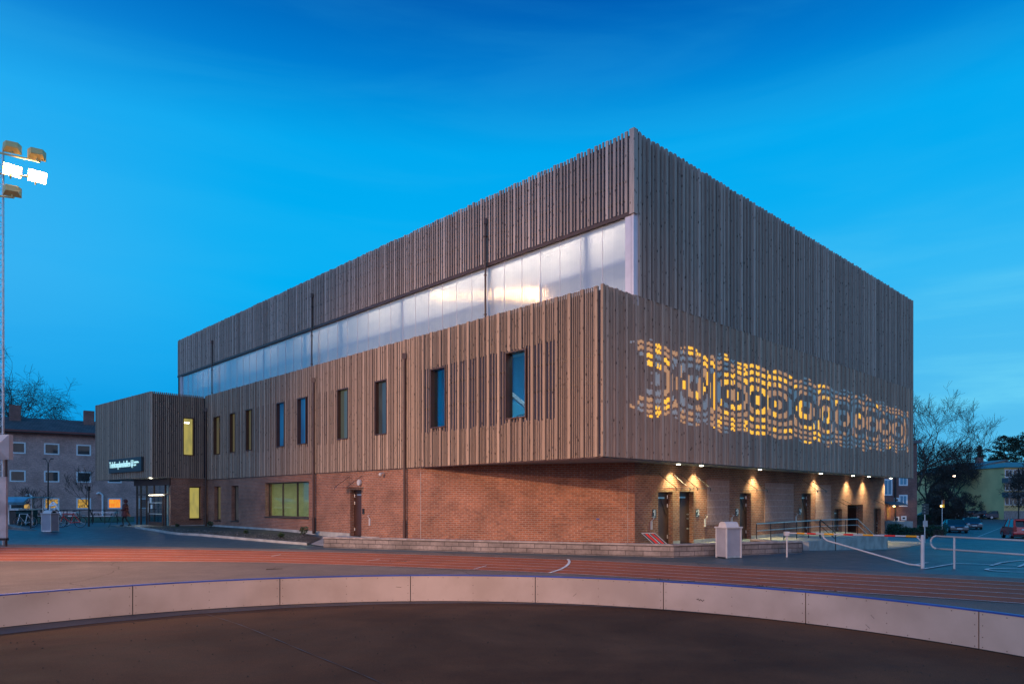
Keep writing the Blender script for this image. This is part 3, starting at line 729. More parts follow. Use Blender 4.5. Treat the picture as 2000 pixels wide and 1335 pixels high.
# downpipes with hoppers
def pipe(u, r, v_top, z_bot, name='downpipe'):
    s = sL(u, r-.14); x, y = P(s, r-.14); zt = zat(v_top, y)
    m_ = MB(); rp = .055 if r == 0 else .04; m_.tube((x, y, z_bot), (x, y, zt-.1), rp, n=10)
    m_.obox((x-rp*1.5, y-.05), (1, 0), (0, 1), rp*3, .12, zt-.12, zt+.12)
    z = z_bot+.8
    while z < zt-.4: m_.tube((x, y, z), (x, y, z+.04), .068, n=10); z += 1.6
    o = m_.build(name, M['brown'], hall)
    return x, y
for u, r, vt, zb in ((402, 0, 800, .1), (612.5, 0, 742, .1), (790, 0, 695, .1), (948, R1, 432, ZM-.1), (609, R1, 577, ZM-.1), (414, R1, 668, ZM-.1)): pipe(u, r, vt, zb)
mb = MB()
for u in (402, 612.5, 790):
    x, y = P(sL(u, -.14), -.14); mb.tube((x, y, .12), (x, y, .9), .075, n=10)
mb.each('downpipe_guard', M['brown'], hall)

# recessed downlights and their beams
for i, (u, v) in enumerate(((1325, 902), (1370, 905), (1484.5, 913), (1603, 921.5), (1666, 926), (1697, 928.5), (1740, 931.5))):
    y = (ZB-.02-ZC)*F/(HY-v); x = (u-CX)/F*y
    s, r = sr(x, y); s = 1.30; x, y = P(s, rR(u, s))
    m_ = MB(); m_.tube((x, y, ZB-.045), (x, y, ZB-.02), .075, n=16); r_ = m_.build('downlight', M['led'], sof)
    sp_ = spot('downlight_beam', (x, y, ZB-.08), (x+dL[0]*.24, y+dL[1]*.24, 0), (560, 560, 560, 520, 470, 470, 450)[i]*1.15, (1, .84, .42), 104, 1, .10)
for u, v in ((1113, 902), (1347, 903)):
    m_ = MB(); y = (ZB-.02-ZC)*F/(HY-v); x = (u-CX)/F*y; m_.tube((x, y, ZB-.05), (x, y, ZB-.02), .06, n=12); m_.build('soffit_sensor', M['white_metal'], sof)

# ---- entrance wing
Ex, Ey = -22.72, 44.3; EP = (Ex, Ey); dK = (-.745, .667); nK = (-.667, -.745); LK = 10.04; LE = 3.26
mb = MB()
def pat_e(a, i): return (.032, .12, .07) if i % 3 == 0 else (.03, .075, .055)
def pat_e2(a, i): return (.05, .07, .06)
slats(mb, (Ex+dK[0]*.06, Ey+dK[1]*.06), dK, nK, LK-.06, ZB, ZM, pat_e, (), .02)
eu0 = along(EP, dR, 356.5); eu1 = along(EP, dR, 378)
slats(mb, (Ex+dR[0]*.05, Ey+dR[1]*.05), dR, nR, LE-.05, ZB, ZM, pat_e2, [(eu0-.05, eu1-.05, WZ0, WZ1)], .02)
mb.obox((Ex-.06, Ey-.06), (1, 0), (0, 1), .12, .12, ZB, ZM)
mb.build('slat_cladding', M['wood'], hall)
mb = MB()
mb.obox(EP, dK, (-nK[0], -nK[1]), LK, .3, ZB+.05, ZM-.1)
wall(mb, EP, dR, dL, LE, ZB+.05, ZM-.1, [(eu0, eu1, WZ0, WZ1)], .3)
mb.obox((Ex+dK[0]*LK-dK[0]*.3, Ey+dK[1]*LK-dK[1]*.3), dK, (-nK[0], -nK[1]), .3, 9, ZB+.05, ZM-.1)
mb.build('entrance_wing_wall', M['membrane'], hall)
mb = MB(); mb.prism([EP, (Ex+dR[0]*9, Ey+dR[1]*9), (Ex+dR[0]*9+dK[0]*LK, Ey+dR[1]*9+dK[1]*LK), (Ex+dK[0]*LK, Ey+dK[1]*LK)], ZB+.0, ZB+.05); mb.build('entrance_soffit', M['soffit'], hall)
mb = MB(); mb.prism([EP, (Ex+dR[0]*9, Ey+dR[1]*9), (Ex+dR[0]*9+dK[0]*LK, Ey+dR[1]*9+dK[1]*LK), (Ex+dK[0]*LK, Ey+dK[1]*LK)], ZM-.35, ZM-.12); mb.build('entrance_roof', M['roof_dark'], hall)
f = MB(); W_ = eu1-eu0
for aa, bb, c, d in ((0, .05, WZ0, WZ1), (W_-.05, W_, WZ0, WZ1), (.05, W_-.05, WZ0, WZ0+.05), (.05, W_-.05, WZ1-.05, WZ1)):
    f.obox((Ex+dR[0]*(eu0+aa)+nR[0]*.09, Ey+dR[1]*(eu0+aa)+nR[1]*.09), dR, dL, bb-aa, .3, c, d)
fo = f.build('window', M['brown'], hall)
q = MB(); q.obox((Ex+dR[0]*(eu0+.05)+dL[0]*.08, Ey+dR[1]*(eu0+.05)+dL[1]*.08), dR, dL, W_-.1, .02, WZ0+.05, WZ1-.05); q.build('pane', M['brightwin'], fo)
q = MB(); q.obox((Ex+dR[0]*(eu0+.15)+dL[0]*.06, Ey+dR[1]*(eu0+.15)+dL[1]*.06), dR, dL, .28, .01, WZ1-.35, WZ1-.27); q.build('ceiling_lamp', M['led'], fo)
# brick pier with window
t0 = along(EP, dR, 334); EB = (Ex+dR[0]*t0, Ey+dR[1]*t0)
wa, wb = along(EB, dR, 370.5), along(EB, dR, 393)
mb = MB(); wall(mb, EB, dR, dL, LE-t0+.02, -.6, ZB, [(wa, wb, zat(1013, 46), zat(950, 46))], .35); mb.build('brick_wall', M['brick'], hall)
mb = MB(); mb.obox((EB[0]+nR[0]*.02, EB[1]+nR[1]*.02), dR, dL, LE-t0, .03, -.3, .2); mb.build('plinth', M['concrete'], hall)
bwindow(EB, dR, dL, wa, wb, zat(1013, 46), zat(950, 46), 'brightwin')
# glazed entrance front
GL = 5.76; nKi = (-nK[0], -nK[1])
mb = MB(); mb.obox((EB[0]+nK[0]*.1, EB[1]+nK[1]*.1), dK, nKi, GL+.15, .5, 2.80, ZB-.003); mb.build('fascia', M['brown'], hall)
fr = MB(); xs = [0, .12, 1.05, 1.25, 2.9, 3.05, 4.4, 5.66]
for x in (0.0, .95, 2.75, 4.0, 5.0, 5.7): fr.obox((EB[0]+dK[0]*x, EB[1]+dK[1]*x), dK, nKi, .07, .09, .05, 2.8)
fr.obox((EB[0]+dK[0]*.07, EB[1]+dK[1]*.07), dK, nKi, 5.6, .08, 2.16, 2.23); fr.obox((EB[0]+dK[0]*.07, EB[1]+dK[1]*.07), dK, nKi, 5.6, .08, .05, .14)
fo = fr.build('entrance_frame', M['brown'], hall)
q = MB(); q.obox((EB[0]+nKi[0]*.05, EB[1]+nKi[1]*.05), dK, nKi, GL, .01, .1, 2.78); q.build('pane', M['clear'], fo)
dr = MB()
def e(x, n=0): return (EB[0]+dK[0]*x+nKi[0]*n, EB[1]+dK[1]*x+nKi[1]*n)
dr.obox(e(1.2, -.03), dK, nKi, .14, .06, .08, 2.12); dr.obox(e(3.45, -.03), dK, nKi, .14, .06, .08, 2.12); dr.obox(e(1.34, -.03), dK, nKi, 2.11, .06, .08, .38); dr.obox(e(1.34, -.03), dK, nKi, 2.11, .06, 2.02, 2.12)
dd = dr.build('door', M['brown'], hall)
q = MB(); q.obox(e(1.34, -.01), dK, nKi, 2.11, .01, .38, 2.02); q.build('pane', M['clear'], dd)
q = MB()
for zz in (1.62, .88):
    for k in range(24): q.obox(e(1.38+k*.087, -.018), dK, nKi, .045, .004, zz, zz+.05)
q.build('manifestation_dots', M['num_white'], dd)
q = MB(); q.obox(e(3.05, -.03), dK, nKi, .3, .004, 1.65, 2.0); q.obox(e(2.9, -.03), dK, nKi, .3, .004, 1.25, 1.5); q.each('notice', M['num_white'], dd)
q = MB(); q.tube((*e(3.4, -.1), 1.0), (*e(3.4, -.1), 1.8), .025); q.build('handle', M['steel'], dd)
q = MB(); q.obox(e(1.2, -.06), dK, nKi, 2.2, .04, 2.135, 2.165); q.build('door_light', M['led'], dd)
# lobby
mb = MB(); mb.obox(e(-.1, 4.2), dK, nKi, 8, .1, .0, 3.2); mb.obox(e(.75, .1), nKi, dK, 4.1, .1, 0, 3.2); mb.obox(e(.75, .1), dK, nKi, 8, 4.1, -.02, .06); mb.obox(e(1.0, 2.6), dK, nKi, .5, .1, 0.06, 3.1); mb.obox(e(3.2, 3.0), dK, nKi, .2, .1, 0.06, 3.1)
mb.build('lobby', M['wallwhite'], hall)
mb = MB(); mb.obox(e(2.0, 2.4), dK, nKi, .45, .05, 1.02, 1.28); mb.build('exit_sign', M['greenlit'], hall)
for x, en in ((1.2, 22), (4, 8)):
    l = bpy.data.lights.new('lobby_lamp', 'POINT'); l.energy = en; l.color = (.85, 1, .72); l.shadow_soft_size = .2
    o = bpy.data.objects.new('lobby_lamp', l); C.objects.link(o); o.location = (*e(x, 1.6), 2.9)
mb = MB(); x, y = e(.9, -.9); mb.tube((x, y, ZB-.03), (x, y, ZB-.0), .08, n=14); mb.build('downlight', M['led'], hall)
spot('entrance_downlight', (x, y, ZB-.06), (x+.1, y+.2, 0), 130, (1, .9, .55), 110, .8, .05)

# illuminated name sign
def text_mesh(mbld, txt, p, U, zb, size, depth=.01, N=(0, -1), sx=1.0, width=None, bold=0):
    cu = bpy.data.curves.new('txt', 'FONT'); cu.body = txt; cu.size = size; cu.extrude = depth/2; cu.offset = bold; cu.resolution_u = 3
    ob = bpy.data.objects.new('txt', cu); C.objects.link(ob); bpy.context.view_layer.update()
    me = ob.to_mesh(); xs = [v.co.x for v in me.vertices]; 
    k = sx if width is None else width/(max(xs)-min(xs)); x0 = min(xs)
    mbld.add([(p[0]+U[0]*(v.co.x-x0)*k+N[0]*v.co.z, p[1]+U[1]*(v.co.x-x0)*k+N[1]*v.co.z, zb+v.co.y) for v in me.vertices], [tuple(f.vertices) for f in me.polygons])
    ob.to_mesh_clear(); C.objects.unlink(ob); bpy.data.objects.remove(ob)
q0, q1 = along(EP, dK, 283), along(EP, dK, 219)
dKr = (-dK[0], -dK[1])
sgn = thing('name_sign', 'dark sign board with glowing letters on the slats above the entrance', 'sign', (Ex+dK[0]*q1, Ey+dK[1]*q1, 3.7))
sp0 = (Ex+dK[0]*q1+nK[0]*.09, Ey+dK[1]*q1+nK[1]*.09)
mb = MB(); mb.obox(sp0, dKr, nK, q1-q0, .14, 3.68, 4.60); mb.build('sign_board', M['dark_sign'], sgn)
mb = MB(); tp = lambda x: (sp0[0]+dKr[0]*x+nK[0]*.165, sp0[1]+dKr[1]*x+nK[1]*.165)
text_mesh(mb, 'Telefonplanshallen', tp(.25), dKr, 4.02, .60, .03, nK, width=3.75, bold=.0); 
mb.build('lettering', M['sign_glow'], sgn)
mb = MB(); text_mesh(mb, 'Stockholms', tp(4.62), dKr, 4.22, .17, .03, nK, width=.78, bold=.003); text_mesh(mb, 'stad', tp(4.62), dKr, 4.05, .17, .03, nK, width=.32, bold=.003); mb.build('lettering', M['sign_glow'], sgn)
mb = MB()
cr = [(0, .5), (.36, .5), (.36, .18), (.18, 0), (0, .18)]
def crest(pts, n, th=.02): 
    k = len(pts); mb.add([(*tp(4.16+x), 3.92+z) for x, z in pts]+[(tp(4.16+x)[0]+nK[0]*th, tp(4.16+x)[1]+nK[1]*th, 3.92+z) for x, z in pts], [tuple(range(k)), tuple(range(2*k-1, k-1, -1))]+[(i, (i+1) % k, k+(i+1) % k, k+i) for i in range(k)])
for i in range(5):
    a_, b_ = cr[i], cr[(i+1) % 5]; dx, dz = b_[0]-a_[0], b_[1]-a_[1]; L = math.hypot(dx, dz); ox, oz = -dz/L*.035, dx/L*.035
    crest([a_, b_, (b_[0]-ox, b_[1]-oz), (a_[0]-ox, a_[1]-oz)], 4)
crest([(.11, .12), (.25, .12), (.25, .26), (.11, .26)], 4); crest([(.09, .30), (.27, .30), (.27, .34), (.23, .34), (.23, .42), (.13, .42), (.13, .34), (.09, .34)], 8)
mb.build('crest', M['sign_glow'], sgn)

# door number plates
for num, u, v, lb in (('1', 1274, 1002.5, 'dark plate numbered 1 left of the first brown door'), ('2', 1358.5, 1001.5, 'dark plate numbered 2 right of the second brown door'),
                      ('3', 1436, 1000, 'dark plate numbered 3 left of the third brown door'), ('4', 1560, 998, 'dark plate numbered 4 left of the fourth brown door')):
    a = rc(u); px, py = Cc[0]+dR[0]*a, Cc[1]+dR[1]*a; zc = zat(v, py)
    o = thing('door_number_sign', lb, 'sign', (px, py, zc), 'door number plates on the brick wall')
    m_ = MB(); m_.obox((px+nR[0]*.003, py+nR[1]*.003), dR, nR, .24, .02, zc-.17, zc+.17); m_.build('plate', M['dark_sign'], o)
    m_ = MB(); tq = (px+dR[0]*.10+nR[0]*.03, py+dR[1]*.10+nR[1]*.03); text_mesh(m_, num, tq, dR, zc-.07, .30, .006, nR, bold=.012)
    m_.obox((px+dR[0]*.03+nR[0]*.024, py+dR[1]*.03+nR[1]*.024), dR, nR, .05, .004, zc+.04, zc+.12); m_.obox((px+dR[0]*.03+nR[0]*.024, py+dR[1]*.03+nR[1]*.024), dR, nR, .12, .004, zc-.13, zc-.11); m_.build('numeral', M['num_white'], o)

# ================================================================== ground
def gq(u, v):
    y = 30.0
    for _ in range(80):
        yn = (ZC-G((u-CX)/F*y, y))*F/(v-HY); y += (yn-y)*.4
    return ((u-CX)/F*y, y)
def rng_(a, b, st): return [a+i*st for i in range(int(round((b-a)/st)))]
gx = [-1600, -800, -400, -200, -120, -90]+rng_(-70, 130, 1.25)+[130, 150, 180, 240, 400, 800, 1600]
gy = [-200, -80, -30]+rng_(-12, 110, 1.25)+[110, 120, 130, 140, 150, 170, 200, 260, 400, 800, 2000]
mb = MB(); nx = len(gx)
mb.add([(x, y, G(x, y)) for y in gy for x in gx], [(j*nx+i, j*nx+i+1, (j+1)*nx+i+1, (j+1)*nx+i) for j in range(len(gy)-1) for i in range(nx-1)])
struct('ground', mb, M['asphalt'], recalc=False)

def sheet(name, poly, m, dz, step=1.2):
    """flat polygon laid on the ground, cut into cells that follow the slope"""
    bm = bmesh.new(); vs = [bm.verts.new((x, y, 0)) for x, y in poly]; f = bm.faces.new(vs)
    bmesh.ops.triangulate(bm, faces=[f])
    xs = [p[0] for p in poly]; ys = [p[1] for p in poly]
    for ax, lo, hi in ((0, min(xs), max(xs)), (1, min(ys), max(ys))):
        c = math.floor(lo/step)*step+step
        while c < hi:
            co_ = (c, 0, 0) if ax == 0 else (0, c, 0); no = (1, 0, 0) if ax == 0 else (0, 1, 0)
            bmesh.ops.bisect_plane(bm, geom=bm.verts[:]+bm.edges[:]+bm.faces[:], plane_co=co_, plane_no=no); c += step
    bm.verts.ensure_lookup_table(); bm.verts.index_update(); mb = MB()
    mb.add([(v.co.x, v.co.y, G(v.co.x, v.co.y)+dz) for v in bm.verts], [tuple(v.index for v in f.verts) if f.normal.z >= 0 else tuple(v.index for v in reversed(f.verts)) for f in bm.faces]); bm.free()
    return struct(name, mb, m, recalc=False)

def cat(pts, n):
    """smooth curve through points"""
    out = []; P_ = [pts[0]]+list(pts)+[pts[-1]]
    for i in range(1, len(P_)-2):
        a, b, c, d = P_[i-1:i+3]
        for k in range(n):
            t = k/n; out.append(tuple(.5*((2*b[j])+(-a[j]+c[j])*t+(2*a[j]-5*b[j]+4*c[j]-d[j])*t*t+(-a[j]+3*b[j]-3*c[j]+d[j])*t**3) for j in range(2)))
    return out+[pts[-1]]
near = cat([(-46, 23.4), (-28, 23.1), (-16.5, 22.7), (-8.1, 22.2), (0, 19.4), (3.8, 17.4), (6.8, 15.2), (9.9, 13.1), (14, 9.8), (20, 4)], 8)
far = cat([(-50, 30.8), (-31, 30.3), (-19.5, 29.3), (-7.6, 26.9), (1.6, 23.4), (6.0, 20.7), (9.2, 18.8), (12.6, 16.6), (18, 12.6), (25, 6)], 8)
def lp(i, f): a, b = near[i], far[i]; return (a[0]+(b[0]-a[0])*f, a[1]+(b[1]-a[1])*f)
def ribbon(name, f0, f1, m, dz, i0=0, i1=None, k=3):
    mb = MB(); i1 = len(near) if i1 is None else i1; vs = []
    for i in range(i0, i1):
        for j in range(k+1): p = lp(i, f0+(f1-f0)*j/k); vs.append((p[0], p[1], G(*p)+dz))
    n = i1-i0
    mb.add(vs, [(i*(k+1)+j, (i+1)*(k+1)+j, (i+1)*(k+1)+j+1, i*(k+1)+j+1) for i in range(n-1) for j in range(k)])
    return struct(name, mb, m, recalc=False)
ribbon('asphalt_apron', -3.2, 1.24, M['asphalt_old'], .006, k=16)
ribbon('running_track', 0, 1, M['track'], .012, k=6)
for f_ in (.012, .19, .385, .585, .79, .985): ribbon('lane_line', f_-.0045, f_+.0045, M['line'], .017, k=1)

RC = (-1.409, 4.935); RR = 8.63; ZR = -.2
mb = MB(); n = 160
mb.add([(RC[0], RC[1], ZR+.012)]+[(RC[0]+RR*math.sin(2*PI*i/n), RC[1]+RR*math.cos(2*PI*i/n), ZR+.012) for i in range(n)], [(0, 1+(i+1) % n, 1+i) for i in range(n)])
struct('rink_floor', mb, M['rink'], recalc=False)
mb = MB(); vs = []; m_ = 80; a0_, a1_ = math.radians(-95), math.radians(35)
for i in range(m_+1):
    a = a0_+(a1_-a0_)*i/m_; w = .62*min(1, (m_-i)/m_*1.6)+.02*math.sin(i*.9)
    for rr in (RR-.005, RR-w): vs.append((RC[0]+rr*math.sin(a), RC[1]+rr*math.cos(a), ZR+.017))
mb.add(vs, [(2*i, 2*i+1, 2*i+3, 2*i+2) for i in range(m_)]); struct('damp_floor_edge', mb, M['damp'])

# low curved board of the rink
def arc_strip(mb, a0, a1, r0, r1, z0, z1, n=8):
    vs = []
    for i in range(n+1):
        a = a0+(a1-a0)*i/n
        for rr, zz in ((r0, z0), (r1, z0), (r1, z1), (r0, z1)): vs.append((RC[0]+rr*math.sin(a), RC[1]+rr*math.cos(a), zz))
    fs = [(4*i+j, 4*i+(j+1) % 4, 4*i+4+(j+1) % 4, 4*i+4+j) for i in range(n) for j in range(4)]+[(3, 2, 1, 0), (4*n, 4*n+1, 4*n+2, 4*n+3)]
    mb.add(vs, fs)
rb = thing('rink_board', 'long low curved rink board of pale screwed panels with a blue top edge', 'rink board', (RC[0], RC[1], ZR))
st = math.radians(16.04); k0 = math.radians(-3.65)
for k in range(-8, 9):
    a = k0+k*st; mb = MB(); g = .0009
    arc_strip(mb, a+g, a+st-g, RR, RR+.02, ZR+.025, ZR+.505)
    if -4 <= k <= 4:
        q = MB()
        for zz, cnt in ((ZR+.05, 9), (ZR+.475, 9)):
            for j in range(cnt):
                aa = a+st*(.02+.96*j/(cnt-1)); q.tube((RC[0]+(RR-.003)*math.sin(aa), RC[1]+(RR-.003)*math.cos(aa), zz), (RC[0]+(RR+.01)*math.sin(aa), RC[1]+(RR+.01)*math.cos(aa), zz), .007, n=6)
        for fz in (.18, .33):
            for fa in (.02, .5, .98): aa = a+st*fa; q.tube((RC[0]+(RR-.003)*math.sin(aa), RC[1]+(RR-.003)*math.cos(aa), ZR+fz), (RC[0]+(RR+.01)*math.sin(aa), RC[1]+(RR+.01)*math.cos(aa), ZR+fz), .007, n=6)
        mb.add(q.v, q.f, 1)
    mb.build('panel', [M['board'], M['screw']], rb)
mb = MB(); arc_strip(mb, k0-8*st, k0+9*st, RR-.006, RR+.075, ZR+.507, ZR+.528, 170); mb.build('top_edge', M['cap'], rb)
mb = MB(); arc_strip(mb, k0-8*st, k0+9*st, RR+.022, RR+.07, ZR+.0, ZR+.505, 170); mb.build('backing_frame', M['black'], rb)
# scuffs of tape on the board
tag_a = math.radians(32.4); mb = MB()
for i in range(7):
    a = tag_a+i*.0022; z = ZR+.24+.012*math.sin(i*2.3)-i*.003
    p_ = lambda a, z: (RC[0]+(RR-.004)*math.sin(a), RC[1]+(RR-.004)*math.cos(a), z)
    mb.add([p_(a, z), p_(a+.002, z-.004), p_(a+.002, z+.012), p_(a, z+.014)], [(0, 1, 2, 3)])
for ad, az, la, lz in ((17.2, .16, .008, .06), (51, .27, .006, -.05), (-3+7, .2, .0, .0), (50.5, .12, .007, -.05), (-6+.5, .30, .012, -.01)):
    a = math.radians(ad); mb.add([p_(a, ZR+az), p_(a+la, ZR+az+lz), p_(a+la, ZR+az+lz+.006), p_(a, ZR+az+.006)], [(0, 1, 2, 3)])
mb.build('scuff_mark', M['black'], rb, recalc=False)

# painted marks on track and car park
def stripe(name, pts, w, dz=.022):
    mb = MB(); vs = []
    for i, (x, y) in enumerate(pts):
        a = pts[max(0, i-1)]; b = pts[min(len(pts)-1, i+1)]; dx, dy = b[0]-a[0], b[1]-a[1]; L = math.hypot(dx, dy) or 1
        for sgn_ in (1, -1): q = (x-dy/L*w/2*sgn_, y+dx/L*w/2*sgn_); vs.append((*q, G(*q)+dz))
    mb.add(vs, [(2*i, 2*i+1, 2*i+3, 2*i+2) for i in range(len(pts)-1)]); return struct(name, mb, M['line'])
def dens(pts, k=10):
    out = []
    for a, b in zip(pts, pts[1:]): out += [(a[0]+(b[0]-a[0])*i/k, a[1]+(b[1]-a[1])*i/k) for i in range(k)]
    return out+[pts[-1]]
stripe('track_marking', cat([gq(1109, 1092), gq(1112, 1097), gq(1108, 1104), gq(1095, 1112), gq(1072, 1119.5)], 5), .08)
for a, b in (((530, 1087), (548, 1083)), ((716, 1096), (742, 1092)), ((925, 1112), (950, 1105))): stripe('track_marking', dens([gq(*a), gq(*b)]), .04)
for pts in ([(1805, 1111), (1866, 1100.5)], [(1866, 1100.5), (1985, 1104)], [(1990, 1107), (2080, 1088)], [(1935, 1105), (2080, 1086)], [(1780, 1104), (1812, 1099)], [(1910, 1048), (1960, 1028)]):
    stripe('parking_line', dens([gq(*p) for p in pts]), .09)
cxm, cym = gq(1985, 1114); stripe('road_symbol', [(cxm+.75*math.cos(t*2*PI/24), cym+.55*math.sin(t*2*PI/24)) for t in range(25)], .1)
stripe('parking_line', dens([gq(1347, 1077), gq(1400, 1084)]), .07)

# forecourt by the entrance, planting bed and its kerb
bed_f = [gq(268, 1030.5), gq(330, 1040.5), gq(400, 1046), gq(500, 1055), gq(604, 1063.5)]
bed_b = [P(sL(618), -.45), P(sL(405), -.45), P(SEND-.4, -1.2), (EB[0]+nR[0]*.5+dR[0]*1.0, EB[1]+nR[1]*.5+dR[1]*1.0), gq(300, 1027.6)]
sheet('planting_bed', bed_f+[gq(626, 1053)]+bed_b, M['soil'], .05)
mb = MB(); kp = cat(bed_f, 5)
for a, b in zip(kp, kp[1:]):
    U, L = unit(a, b); N_ = (U[1], -U[0]); z = G(*a); mb.add([(a[0]+N_[0]*w, a[1]+N_[1]*w, G(*a)+h) for w, h in ((0, -.1), (.13, -.1), (.13, .10), (0, .10))]+[(b[0]+N_[0]*w, b[1]+N_[1]*w, G(*b)+h) for w, h in ((0, -.1), (.13, -.1), (.13, .10), (0, .10))], [(3, 2, 6, 7), (2, 1, 5, 6), (1, 0, 4, 5), (0, 3, 7, 4)])
struct('kerb', mb, M['concrete'])
# pale path beside the bed
sheet('path', [gq(604, 1063), gq(634, 1067.5), gq(655, 1052), P(sL(700), -.3), P(sL(640), -.3), gq(628, 1053)], M['paving'], .03)
# entrance paving
sheet('entrance_paving', [gq(258, 1029.5), gq(300, 1031), gq(345, 1028), (EB[0]+dR[0]*.6, EB[1]+dR[1]*.6), (EB[0]+dK[0]*7, EB[1]+dK[1]*7), gq(205, 1026)], M['paving'], .03)

# ---- terrace with low block wall
W0, K = pd(632, 29.4), pd(1316, 24.35); W2 = (10.9, 26.4)
def tz(p): return .09+(.0-.09)*max(0, min(1, (p[0]+3)/7))
tin = [(W0[0], W0[1]+.15), (K[0], K[1]+.2), (W2[0], W2[1]+.1), (12.15, 29.5), (16.5, 33.3), (18.9, 36.0)]
be = rc(1650); tin += [(Cc[0]+dR[0]*be+dL[0]*.3, Cc[1]+dR[1]*be+dL[1]*.3), (Cc[0]+dL[0]*.3, Cc[1]+dL[1]*.3), (A[0]+.2, A[1]+.3), (P(sL(700), .3)), P(sL(655), .3)]
mb = MB(); mb.prism(tin, -1.4, tz); struct('terrace', mb, M['concrete'])
lw = thing('retaining_wall', 'low grey concrete block wall with coping round the terrace corner', 'wall', (K[0], K[1], -.2))
mb = MB(); mc = MB()
for a, b in ((W0, K), (K, W2)):
    U, L = unit(a, b); N_ = (-U[1], U[0]); ov = .0
    mb.obox(a, U, N_, L, .30, -.5, .19)
    k = 0
    while k < L:
        mc.obox((a[0]+U[0]*k-N_[0]*.03, a[1]+U[1]*k-N_[1]*.03), U, N_, min(.795, L-k), .37, .193, .252); k += .80
mb.build('block_courses', M['block'], lw); mc.build('coping', M['coping'], lw, bevel=.008)
rw = thing('retaining_wall', 'short tan block upstand in front of the dark handrail', 'wall', (*pd(1465, 29.3), 0))
a, b = pd(1465, 29.3), pd(1533, 27.0); U, L = unit(a, b); N_ = (-U[1], U[0])
mb = MB(); mb.obox(a, U, N_, L, .25, -.3, .13); mb.build('block_courses', M['block'], rw); mb = MB(); mb.obox((a[0]-N_[0]*.03, a[1]-N_[1]*.03), U, N_, L, .31, .132, .18); mb.build('coping', M['coping'], rw)
# rail plinth
R1p, R2p, R3p = pd(1477.5, 29.5), pd(1600, 34.3), pd(1675, 36.2); R4p = (19.35, 37.5)
hr = thing('handrail', 'dark steel handrail with thin posts on the ramp in front of doors 3 and 4', 'railing', (*R1p, .1))
mb = MB(); mp2_ = MB(); 
rails = [(R1p[0], R1p[1], .80), (R2p[0], R2p[1], .825), (R3p[0], R3p[1], .825), (R4p[0], R4p[1], -.08)]
mb.path(rails, .024); mb.build('top_rail', M['steel'], hr)
mb = MB(); mb.path([(x, y, z-.30) for x, y, z in rails], .016); mb.build('mid_rail', M['steel'], hr)
for i in range(9):
    t = i/8*1.0; a = rails[0] if t < .62 else rails[1]; b = rails[1] if t < .62 else rails[2]; q = t/.62 if t < .62 else (t-.62)/.38
    x, y, z = [a[j]+(b[j]-a[j])*q for j in range(3)]; m_ = MB(); m_.tube((x, y, -.4), (x, y, z), .02, n=8); m_.build('post', M['black'], hr)
m_ = MB(); m_.tube((*R4p, -.8), (*R4p, -.08), .02); m_.build('post', M['black'], hr)
h2 = thing('handrail', 'short sloping dark handrail on the steps left of the dark doorway', 'railing', (*pd(1602, 33.0), 0))
a, b = pd(1602, 33.0), pd(1632, 30.4); m_ = MB(); m_.path([(*a, .88), (*b, .38)], .022); m_.path([(*a, .6), (*b, .1)], .014); m_.build('top_rail', M['black'], h2)
m_ = MB(); m_.tube((*a, -.1), (*a, .88), .02); m_.tube((*b, -.5), (*b, .38), .02); m_.build('post', M['black'], h2)
# slab by the far doors
sheet('pavement', [gq(1690, 1070), gq(1722, 1060), (Cc[0]+dR[0]*(rEnd-3.9), Cc[1]+dR[1]*(rEnd-3.9)), (Cc[0]+dR[0]*(rEnd+1), Cc[1]+dR[1]*(rEnd+1)), gq(1800, 1063), gq(1750, 1072), gq(1695, 1076)], M['paving'], .02)
mb = MB(); a, b = (12.2, 29.45), (19.1, 36.2); U, L = unit(a, b); N_ = (U[1], -U[0]); mb.obox(a, U, N_, L, .25, -1.2, .05); o = mb.build('ramp_wall', M['concrete']); tag(o, 'pale concrete ramp wall below the dark handrail, behind the striped barrier', 'wall')

# ---- litter bins
def litter_bin(label, x, y, rot, s=1.0, zb=None):
    o = thing('litter_bin', label, 'bin', (0, 0, 0))
    w, d, h = .30, .25, 1.0
    b = MB(); b.box(-w, w, -d, d, .05, h); b.build('body', M['pinkish'], o, bevel=.008)
    p = MB()
    for sx_ in (-1, 1):
        for sy_ in (-1, 1): p.box(sx_*w-.02, sx_*w+.02, sy_*d-.02, sy_*d+.02, .02, h)
    p.each('corner_post', M['white_metal'], o)
    l = MB(); l.box(-w-.05, w+.05, -d-.05, d+.05, h, h+.045); lid = l.build('lid', M['white_metal'], o, bevel=.01)
    l = MB(); pr = [(-.2, h+.045), (.2, h+.045), (.15, h+.17), (.07, h+.21), (-.07, h+.21), (-.15, h+.17)]; l.extr(pr, -w+.04, w-.04); l.build('hood', M['white_metal'], lid)
    k = MB(); k.add([(w-.039, -.13, h+.05), (w-.039, .13, h+.05), (w-.039, .1, h+.15), (w-.039, -.1, h+.15)], [(0, 1, 2, 3)]); k.build('opening', M['black'], lid)
    k = MB(); k.box(-w-.03, w+.03, -d-.005, -d+.0, .02, .08); k.build('base_strip', M['steel'], o)
    o.location = (x, y, G(x, y) if zb is None else zb); o.rotation_euler.z = rot; o.scale = (s, s, s); return o
x, y = gq(1423, 1089); litter_bin('pale metal litter bin with hooded lid beside the terrace block wall', x, y, math.radians(24), 1.03)
x, y = gq(98, 1038); litter_bin('pale litter bin in front of the red bicycle', x, y, math.radians(-12), .97)

